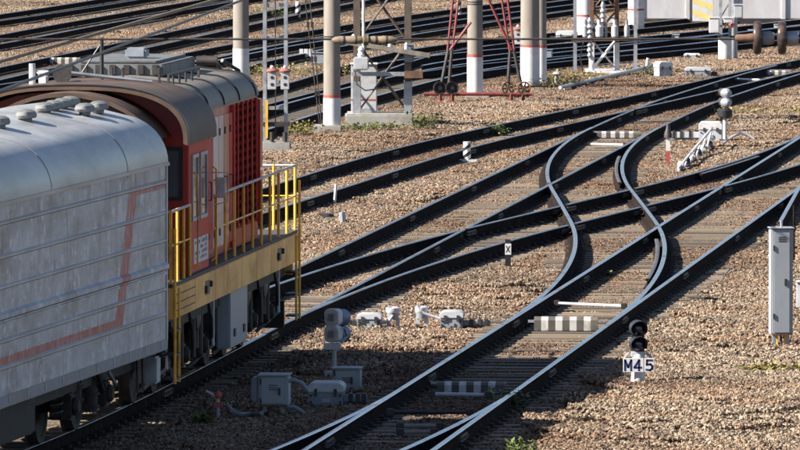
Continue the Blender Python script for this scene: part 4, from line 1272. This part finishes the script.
terminal('round-capped terminal with a bent pipe, right of the point motor behind the shadow edge', 386, 400, 303, 326, [(388, 306), (392, 309), (393, 315), (389, 321), (382, 323)])
terminal('round-capped terminal with a long bent pipe, left of the point motor in the sun', 415, 428, 302, 325, [(417, 305), (420, 309), (424, 313), (432, 316), (441, 319)])
def box_thing(name, label, cat, x0, x1, top, base, legs=0, mat='box_grey', depth=.4, door=True, group=None, rz=-.08, cap=True):
    pm = (x0 + x1) / 2
    p, u = spot(pm, base)
    t = thing(name, label, cat, p, rz, group)
    w_, h, l = (x1 - x0) * u, (base - top) * u, legs * u
    MB().b6(-w_ / 2, w_ / 2, 0, depth, l, h).build('housing', mat, t, bevel=.02)
    if door:
        d = MB().b6(-w_ / 2 + .04, w_ / 2 - .05, -.014, .001, l + .04, h - .05).build('door', mat, t, bevel=.006)
        MB().b6(w_ / 2 - .13, w_ / 2 - .10, -.04, -.014, (l + h) / 2 - .05, (l + h) / 2 + .05).build('handle', 'dark_steel', d, smooth=0)
        for z in (l + (h - l) * .18, l + (h - l) * .82):
            MB().cyl((-w_ / 2 + .035, -.018, z - .04), (-w_ / 2 + .035, -.018, z + .04), .012, n=6).build('hinge', 'dark_steel', d, smooth=0)
        for k in range(3):
            MB().b6(-.06, .06, -.019, -.013, h - .13 - k * .03, h - .12 - k * .03).build('vent_slot', 'black_paint', d, smooth=0)
        MB().b6(-w_ / 2 + .01, w_ / 2 - .01, -.006, .001, l + .004, l + .03).build('rust_edge', 'rust', t, smooth=0)
    if cap:
        MB().b6(-w_ / 2 - .015, w_ / 2 + .02, -.03, depth + .03, h, h + .018).build('lid', mat, t, bevel=.006)
    if legs:
        for x in (-w_ * .3, w_ * .3):
            MB().b6(x - .025, x + .025, .1, .15, -.1, l + .01).build('leg', 'galvanised', t)
    return t, p, u, w_, h
t, p, u, w_, h = box_thing('trackside_cabinet', 'square blue-grey cabinet on legs in the locomotive shadow, front left', 'cabinet', 258, 288, 372, 413, 10, 'box_grey', .45)
MB().b6(-w_ / 2 - .10, -w_ / 2, .05, .4, h * .35, h * .95).build('rear_box', 'grey_paint', t, bevel=.02)
for pts in ([(288, 381), (294, 380), (302, 383), (308, 391)], [(284, 407), (294, 407), (301, 411), (306, 415)]):
    MB().tube([Euler((0, 0, .08)).to_matrix() @ (at(a, b_, p.y + .1) - p) for a, b_ in pts], .03, 8).build('conduit', 'grey_paint', t)
box_thing('trackside_box', 'plain blue-grey box in the shadow behind the shaded point motor', 'box', 332, 360, 366, 390, 1, 'box_grey', .35, True)
t, p, u, w_, h = box_thing('relay_cabinet', 'tall narrow grey cabinet at the right edge of the picture', 'cabinet', 771, 793, 234, 352, 11, 'box_grey', .30, True, rz=.10)
MB().tube([(0, .1, h), (0, .1, h + .12)], .02, 6).build('cable_stub', 'galvanised', t)
for k, c in enumerate((.01, .05, .09)):
    MB().tube([(-.06 + k * .06, .12, 11 * u), (-.05 + k * .055, .10, -.05)], .018, 6).build('cable', ['rail_yellow', 'cable', 'rail_yellow'][k], t)
box_thing('trackside_box', 'pale box cut by the right edge of the picture, beside the tall cabinet', 'box', 796, 824, 283, 312, 2, 'light_grey', .35, False)
box_thing('junction_box', 'small blue-grey box by a far rail, right of the twin pole', 'box', 543, 552, 48, 61, 2, 'grey_paint', .3, False)
box_thing('junction_box', 'blue-grey box beside far rails, left of the tall pole', 'box', 311, 325, 52, 65, 2, 'grey_paint', .4, False)
t, p, u, w_, h = motor('point_motor', 'far point motor with tilted pale lid, left of the turnout at upper right', 659, 673, 61, 77, None, 1, 'point motors', .5, 'box_grey', 'light_grey', .3)
motor('point_motor', 'long low far point motor touching the turnout rail at upper right', 685, 711, 68, 77.5, 6, 1, 'point motors', .5, 'grey_paint', 'light_grey')
motor('point_motor', 'far pale point motor between the twin pole and the white lattice mast', 556, 577, 29, 41, 6, -1, 'point motors', .6, 'light_grey', 'white_paint')
motor('point_motor', 'far low point motor in front of the second far track near the steel mast', 684, 700, 52, 58, None, 1, 'point motors', .5, 'light_grey', 'white_paint')
for k, (px, py) in enumerate(((640, 60), (675, 40), (752, 36), (778, 30), (612, 24))):
    box_thing('junction_box', ['small pale box left of the tilted far point motor', 'small pale box by far rails below the hazard board', 'small pale box by far rails right of the steel mast', 'small pale box near the far wall at the right', 'small pale box behind the white lattice mast'][k], 'box', px - 4, px + 4, py - 7, py, 1, 'light_grey', .25, False, 'small boxes in the far yard')
# white letters-like sign plate by the far rails
p, u = spot(306, 60)
t = thing('track_sign', 'small white sign on stakes by far rails, left of the tall pole', 'sign', p)
for k in range(3):
    MB().b6((-6.5 + k * 4.6) * u, (-2.7 + k * 4.6) * u, -.02, 0, 5 * u, 13 * u).build('plate', 'white_paint', t, bevel=.005)
    MB().cyl(((-4.6 + k * 4.6) * u, .02, -.1), ((-4.6 + k * 4.6) * u, .02, 12 * u), .03, n=6).build('stake', 'galvanised', t)

# brush-like lattice bar and the red-white stake beside the right point motor
def brush():
    a, b_ = spot(678, 172)[0], spot(712, 146)[0]
    t = thing('lattice_bar', 'white lattice bar lying in ballast in front of the right point motor', 'bar', a)
    q = Vector(b_) - Vector(a)
    up = Vector((0, 0, .10))
    MB().cyl(up, q + up * 4.5, .03, n=8).build('top_tube', 'white_paint', t)
    MB().cyl(Vector((0, 0, .02)), q + up * .8, .03, n=8).build('bottom_tube', 'light_grey', t)
    for k in range(6):
        f0, f1 = k / 6, (k + 1) / 6
        MB().cyl(q * f0 + up * (.2 + .6 * f0), q * f1 + up * (1 + 3.5 * f1), .022, n=6).build('lacing', 'white_paint', t)
        MB().b6(-.07, .07, -.2, .2, 0, .14).build('sleeve', 'black_paint' if k % 2 else 'white_paint', t, bevel=.02, loc=q * (f0 + .08) + up * .6)
    p, u = spot(668, 163)
    t = thing('stake', 'red and white stake with a dark cone on top beside the crossover', 'stake', p)
    MB().b6(-.045, .045, -.03, .03, -.1, 14 * u).build('red_section', 'red_paint', t)
    MB().b6(-.045, .045, -.03, .03, 14 * u, 27 * u).build('white_section', 'white_paint', t)
    MB().lathe([(.09, 27 * u), (.09, 31 * u), (.05, 36 * u), (.035, 41 * u)], n=12).build('cone', 'dark_steel', t)
    p, u = spot(724, 146)
    pts = [at(a, b, p.y) for a, b in ((722, 144), (732, 137), (740, 133), (746, 134), (754, 139))]
    tag(MB().tube([q - Vector(p) for q in pts], .035, 8).build('bent_pipe', 'white_paint', loc=p), 'bent white pipe on the ballast right of the far two-lamp signal', 'pipe')
brush()

# ================================================================== striped covers and rods in the points
def striped_cover(label, x0, x1, y0, y1, n=9):
    pm = (x0 + x1) / 2
    p, u = spot(pm, y1)
    p.z = 0.0
    t = thing('striped_cover', label, 'striped cover', (p.x, p.y, .004), -HA * .3, group='striped point rod covers')
    w_, h = (x1 - x0) * u, (y1 - y0) * u
    for k in range(n):
        a, b_ = -w_ / 2 + w_ * k / n, -w_ / 2 + w_ * (k + 1) / n
        MB().prism([(0, 0), (0, h * .8), (.06, h), (.34, h), (.40, h * .8), (.40, 0)], a, b_ - .002, 'x').build('stripe', 'white_worn' if k % 2 else 'black_faded', t, smooth=0)
    MB().b6(-w_ / 2 - .10, w_ / 2 + .05, .44, .47, .10, .14).build('point_rod', 'galvanised', t)
pmat('black_faded', (.09, .08, .07), .75, var=.3, scale=5, dirt=(.18, .15, .12), dirt_amt=.3)
striped_cover('black and white striped cover between the nearest rails in the sun', 534, 598, 318, 331)
striped_cover('black and white striped cover between the nearest rails inside the train shadow', 437, 503, 383, 394)
striped_cover('dark striped cover across the points at the upper end of the S crossover', 597, 638, 132, 138)
striped_cover('pale striped cover across the far points at upper left above the wagon', 46, 80, 58, 64)
striped_cover('pale striped cover across the farthest points at the upper right', 757, 789, 71, 75)
def rod(label, a, b_, r=.028, mat='light_grey', z=.12):
    A, B_ = gp(a[0], a[1], z), gp(b_[0], b_[1], z)
    m = (A + B_) / 2
    t = thing('point_rod', label, 'rod', (m.x, m.y, z), group='point rods between the rails')
    MB().cyl(A - m, B_ - m, r, n=8).build('bar', mat, t)
    for q in (A, B_):
        MB().box(q - m, (.10, .08, .09)).build('joint', 'dark_steel', t, bevel=.01)
rod('pale curved rod between the nearest rails above the sunlit striped cover', (557, 303), (624, 306), .022, 'light_grey')
rod('thin pale rod above the shaded striped cover', (432, 394), (488, 395))
rod('dark rod between the nearest rails below the shaded striped cover', (390, 412), (470, 412), .03, 'dark_steel')
rod('tan double rod at the bottom between the switch rails, upper one', (400, 426), (440, 426), .03, 'pole_concrete')
rod('tan double rod at the bottom between the switch rails, lower one', (400, 432), (434, 432), .03, 'pole_concrete')
rod('pale rod across the upper end of the S crossover', (590, 144), (625, 145), .03, 'light_grey')
rod('pale rod across the farthest points at the upper right', (735, 79), (765, 80), .03, 'white_paint')

# ================================================================== small lineside things
def stake(label, a, b_, r, mat, top=None):
    p, u = spot(*a)
    q = at(b_[0], b_[1], p.y)
    t = thing('stake', label, 'stake', p, group='small stakes in the ballast')
    MB().cyl((0, 0, -.1), Vector(q) - Vector(p), r, r * .9, n=8).build('rod', mat, t)
    if top:
        MB().lathe([(r * 1.6, -.03), (r * 2.2, .0), (r * 1.6, .05), (r * .6, .07)], Vector(q) - Vector(p), n=10).build('head', top, t)
    return t
stake('thin white stake leaning beside the second track, right of the locomotive railing', (334, 204), (336, 184), .03, 'white_paint')
stake('dark short stake by a dark plate in the ballast right of the locomotive', (343, 222), (342, 212), .07, 'galvanised')
stake('white short bollard pipe with a round head near the pale handrail', (556, 84), (557, 74), .06, 'concrete', 'concrete')
stake('small white stake left of the tilted far point motor', (646, 68), (648, 58), .05, 'white_paint')
stake('white topped stake by the far wheel track right of the steel mast', (755, 57), (756, 44), .05, 'galvanised')
stake('slim steel rod standing behind the tall cabinet at the right edge', (794, 262), (794, 205), .02, 'rail_rust')
st = stake('red valve stake with a bent handle in the shade by the train', (218, 416), (218, 396), .025, 'galvanised', 'red_paint')
MB().tube([(0, 0, .28), (-.08, 0, .36), (-.16, 0, .40)], .02, 6).build('bent_handle', 'light_grey', st)
MB().b6(-.06, .06, -.03, .03, .18, .25).build('red_collar', 'red_paint', st)
def handrail():
    a, b_ = spot(560, 89)[0], spot(652, 72)[0]
    t = thing('low_handrail', 'long low pale tube rail in front of the white lattice mast slab', 'handrail', a)
    q = Vector(b_) - Vector(a)
    MB().cyl((0, 0, .12), q + Vector((0, 0, .25)), .05, n=10).build('tube', 'light_grey', t)
    for f in (.05, .3, .62, .95):
        MB().cyl(q * f + Vector((0, 0, -.1)), q * f + Vector((0, 0, .12 + .13 * f)), .04, n=8).build('leg', 'light_grey', t)
handrail()
def cable(label, pts, r=.022, name='ground_cable', mat='cable'):
    q = [gp(a, b_, .03 + .03 * math.sin(k * 1.7)) for k, (a, b_) in enumerate(pts)]
    o = q[0].copy()
    tag(MB().tube([x - o for x in q], r, 7).build(name, mat, loc=o), label, 'cable')
cable('thin dark cable on the ballast running to the tall cabinet', [(688, 297), (705, 298), (722, 299.5), (745, 299.5), (770, 299)], .018)
cable('short thick dark cable piece on the ballast left of the tall cabinet', [(720, 308), (731, 308), (742, 311), (755, 313), (766, 313)], .035)
cable('pale hose lying in the shade left of the square cabinet', [(228, 406), (232, 411), (240, 414), (252, 414), (262, 413)], .03, mat='grey_paint')
p, u = spot(329, 218)
t = thing('steel_plate', 'small dark steel plate lying in the ballast right of the locomotive', 'plate', p, .2)
MB().box((0, 0, .05), (.26, 1.0, .04)).build('plate', 'black_paint', t, bevel=.01, rot=(.05, .1, 0))
MB().box((.02, 0, .09), (.10, .3, .05)).build('lug', 'black_paint', t, bevel=.01)
# spare sleeper pieces and stone slab
for k, (px, py, l) in enumerate(((520, 408, .0), (652, 322, .0))):
    pass

# weeds
def weed(label, px, py, rad, hgt, n, mat='leaf'):
    p, u = spot(px, py)
    t = thing('weed_plant', label, 'plant', p, group='weeds in the ballast')
    R = random.Random(int(px * 7 + py))
    b, st_ = MB(), MB()
    for k in range(n):
        a, rr = R.uniform(0, 6.28), rad * math.sqrt(R.random())
        base = Vector((rr * math.cos(a), rr * math.sin(a), 0))
        h_ = hgt * R.uniform(.4, 1.0)
        tip = base + Vector((R.uniform(-.5, .5) * h_, R.uniform(-.5, .5) * h_, h_))
        if k % 3 == 0:
            st_.cyl(base, tip, .006, .003, n=4)
        w_ = R.uniform(.018, .04)
        for f in (.4, .7, 1.0):
            c = base.lerp(tip, f)
            d = Vector((R.uniform(-1, 1), R.uniform(-1, 1), R.uniform(-.1, .6))).normalized()
            s = d.cross(Vector((0, 0, 1))).normalized() * w_
            L = d * R.uniform(.05, .11)
            b.add([c, c + L * .5 + s, c + L, c + L * .5 - s], [(0, 1, 2, 3)])
    b.build('leaves', mat, t, smooth=0)['kind'] = 'stuff'
    st_.build('stems', mat, t, smooth=0)['kind'] = 'stuff'
weed('pale green weed at the sleeper ends of the nearest track, bottom centre', 508, 408, .22, .30, 70)
weed('bright green weed in the second track beside the striped post', 497, 135, .22, .32, 90)
weed('bushy weed at the right end of the lattice mast slab', 424, 130, .32, .40, 110)
weed('low weeds right of the grey block of the tall pole', 357, 131, .45, .22, 80)
weed('low weeds in front of the lattice mast slab', 386, 130, .4, .2, 60)
weed('low weeds left of the grey block of the tall pole', 306, 134, .5, .35, 110, 'leaf_dry')
weed('weeds at the foot of the twin pole', 556, 86, .8, .3, 150)
weed('dry weeds between the twin pole and white mast slab', 572, 80, 1.2, .22, 160, 'leaf_dry')
weed('weeds beside the white slab of the lattice mast', 645, 73, 1.0, .28, 130)
weed('small weed inside the crossing diamond', 551, 219, .10, .15, 26)
weed('small weed between the nearest rails at the middle', 609, 276, .08, .12, 20)
weed('small weed by the hose in the shade at lower left', 201, 421, .12, .16, 34)
weed('small weed at the bottom edge beside the nearest track', 522, 452, .2, .2, 40)
weed('dry weeds on the ballast right of the far two-lamp signal', 765, 112, 1.5, .2, 160, 'leaf_dry')
weed('yellow weeds between far tracks left of the tall pole', 300, 75, 2.0, .35, 260, 'leaf_dry')
weed('green weeds at the top left of the steel frame', 255, 17, 1.3, .5, 160)
weed('dry weeds on the bare ground at the lower right', 770, 372, .5, .10, 120, 'leaf_dry')

# ================================================================== far wall, hazard board
def wall():
    p, u = spot(640, 24)
    q, _ = spot(815, 20)
    t = thing('concrete_wall', 'long pale panel wall at the top right corner', 'wall', p)
    d = Vector((q.x - p.x, 0, 0)); L = q.x - p.x + 2
    n = 5
    for k in range(n):
        MB().b6(k * L / n + .02, (k + 1) * L / n - .02, 0, .16, .16, 2.6).build('panel', 'wall_panel', t, bevel=.015)
        MB().b6(k * L / n - .08, k * L / n + .08, -.06, .2, -.2, 2.8).build('post', 'wall_panel', t, bevel=.02)
    MB().b6(-.1, L, -.12, .3, -.3, .15).build('footing', 'grime', t)
    for z in (1.0, 1.9):
        MB().b6(0, L, -.012, 0.001, z, z + .04).build('ledge', 'wall_panel', t)
    c, u = spot(703, 27)
    t = thing('hazard_board', 'yellow and white diagonally striped board in front of the far wall', 'hazard board', c)
    MB().b6(-.36, .36, 0, .04, .25, 1.6).build('board', 'white_paint', t, bevel=.01)
    for k in range(4):
        z = .22 + k * .40
        MB().add([(-.355, -.004, z + .26), (.355, -.004, z), (.355, -.004, min(1.59, z + .20)), (-.355, -.004, min(1.59, z + .46))], [(0, 1, 2, 3)]).build('stripe', 'hazard_yellow', t, smooth=0)
    for x in (-.25, .25):
        MB().cyl((x, .06, -.1), (x, .06, 1.6), .03, n=8).build('post', 'galvanised', t)
wall()

# ================================================================== overhead wires
def wires():
    Y = 84.0
    A, B_ = at(-700, 39.5, Y), at(1500, 37.5, Y)
    t = thing('span_wire', 'thin dark cross wire spanning the whole picture near the top', 'wire', A)
    MB().cyl((0, 0, 0), at(736, 39, Y) - A, .011, n=6).build('wire', 'wire', t)
    MB().cyl(at(820, 39, Y) - A, B_ - A, .011, n=6).build('wire', 'wire', t)
    for a, b_, lab in ((338, 362, 'left'), (371, 392, 'right')):
        P0, P1 = at(a, 40, Y), at(b_, 40, Y)
        s = thing('wire_sleeve', f'{lab} one of two brown wrapped sleeves on the cross wire near the lattice mast', 'sleeve', P0, group='brown sleeves on the cross wire')
        L = (P1 - P0).length
        MB().lathe([(.012, -.06), (.030, -.03), (.038, .02), (.036, L * .5), (.041, L * .55), (.036, L), (.014, L + .05)], axis=(1, 0, 0), n=14).build('wrapping', 'sleeve', s)
        for f in (.25, .75):
            MB().lathe([(.040, L * f - .01), (.043, L * f), (.040, L * f + .01)], axis=(1, 0, 0), n=14).build('tie', 'dark_steel', s)
        MB().lathe([(.016, L), (.05, L + .015), (.05, L + .05), (.016, L + .06)] if lab == 'left' else [(.016, -.07), (.05, -.06), (.05, -.025), (.016, -.015)], axis=(1, 0, 0), n=12).build('knot', 'sleeve', s)
    O = at(735, 38, Y)
    u = Y / F
    t = thing('disc_insulator', 'large brown disc insulator string on the cross wire at the right edge', 'insulator', O)
    MB().lathe([(.02, 0), (.034, .02), (.036, .10), (.044, .15), (.040, .19), (.052, .20)], axis=(1, 0, 0), n=18).build('end_cap', 'rust', t)
    for k in (0, 1):
        x = (21 + k * 24.5) * u
        MB().lathe([(.045, x - .03), (.10, x - .02), (.146, x - .022), (.158, x + .0), (.156, x + .03), (.140, x + .05), (.10, x + .045), (.05, x + .05)], axis=(1, 0, 0), n=32).build('disc', 'insulator', t)
        MB().lathe([(.042, x + .05), (.062, x + .06), (.066, x + .13), (.05, x + .17)], axis=(1, 0, 0), n=18).build('cap', 'grey_paint' if k == 0 else 'galvanised', t)
    MB().lathe([(.05, .66), (.05, .74), (.02, .80)], axis=(1, 0, 0), n=14).build('clevis', 'sleeve', t)
    # contact wire and carrier above the train's track
    for k, (a, b_, z, r) in enumerate((((30, 53), (215, 0), 6.0, .018), ((160, 31), (240, 1), 6.15, .013))):
        A, B_ = gp(a[0], a[1], z), gp(b_[0], b_[1], z)
        d = (B_ - A).normalized()
        A2 = A - d * (14 if k == 0 else 40)
        tag(MB().cyl((0, 0, 0), (B_ + d * 60) - A2, r, n=6).build('overhead_wire', 'sleeve' if k == 0 else 'wire', loc=A2), ['tan overhead wire slanting above the locomotive roof at upper left', 'dark thinner overhead wire beside the slanting tan one'][k], 'wire')
    # hanging cables left of the tall pole
    p, u = spot(322, 128)
    for k, (x0, x1) in enumerate(((304, 320), (309, 322))):
        q = [at(x0 + (x1 - x0) * f, -10 + 138 * f, p.y - .1) for f in (0, .25, .5, .75, 1)]
        t = thing('hanging_cable', ['slack cable with dark clamps hanging left of the tall pole', 'second slack cable nearer to the tall pole'][k], 'cable', q[-1])
        MB().tube([x - q[-1] for x in q], .016, 6).build('line', 'wire', t)
        for f in (1, 2, 3):
            MB().box(q[f] - q[-1], (.07, .07, .14)).build('clamp', 'dark_steel', t, bevel=.01)
wires()
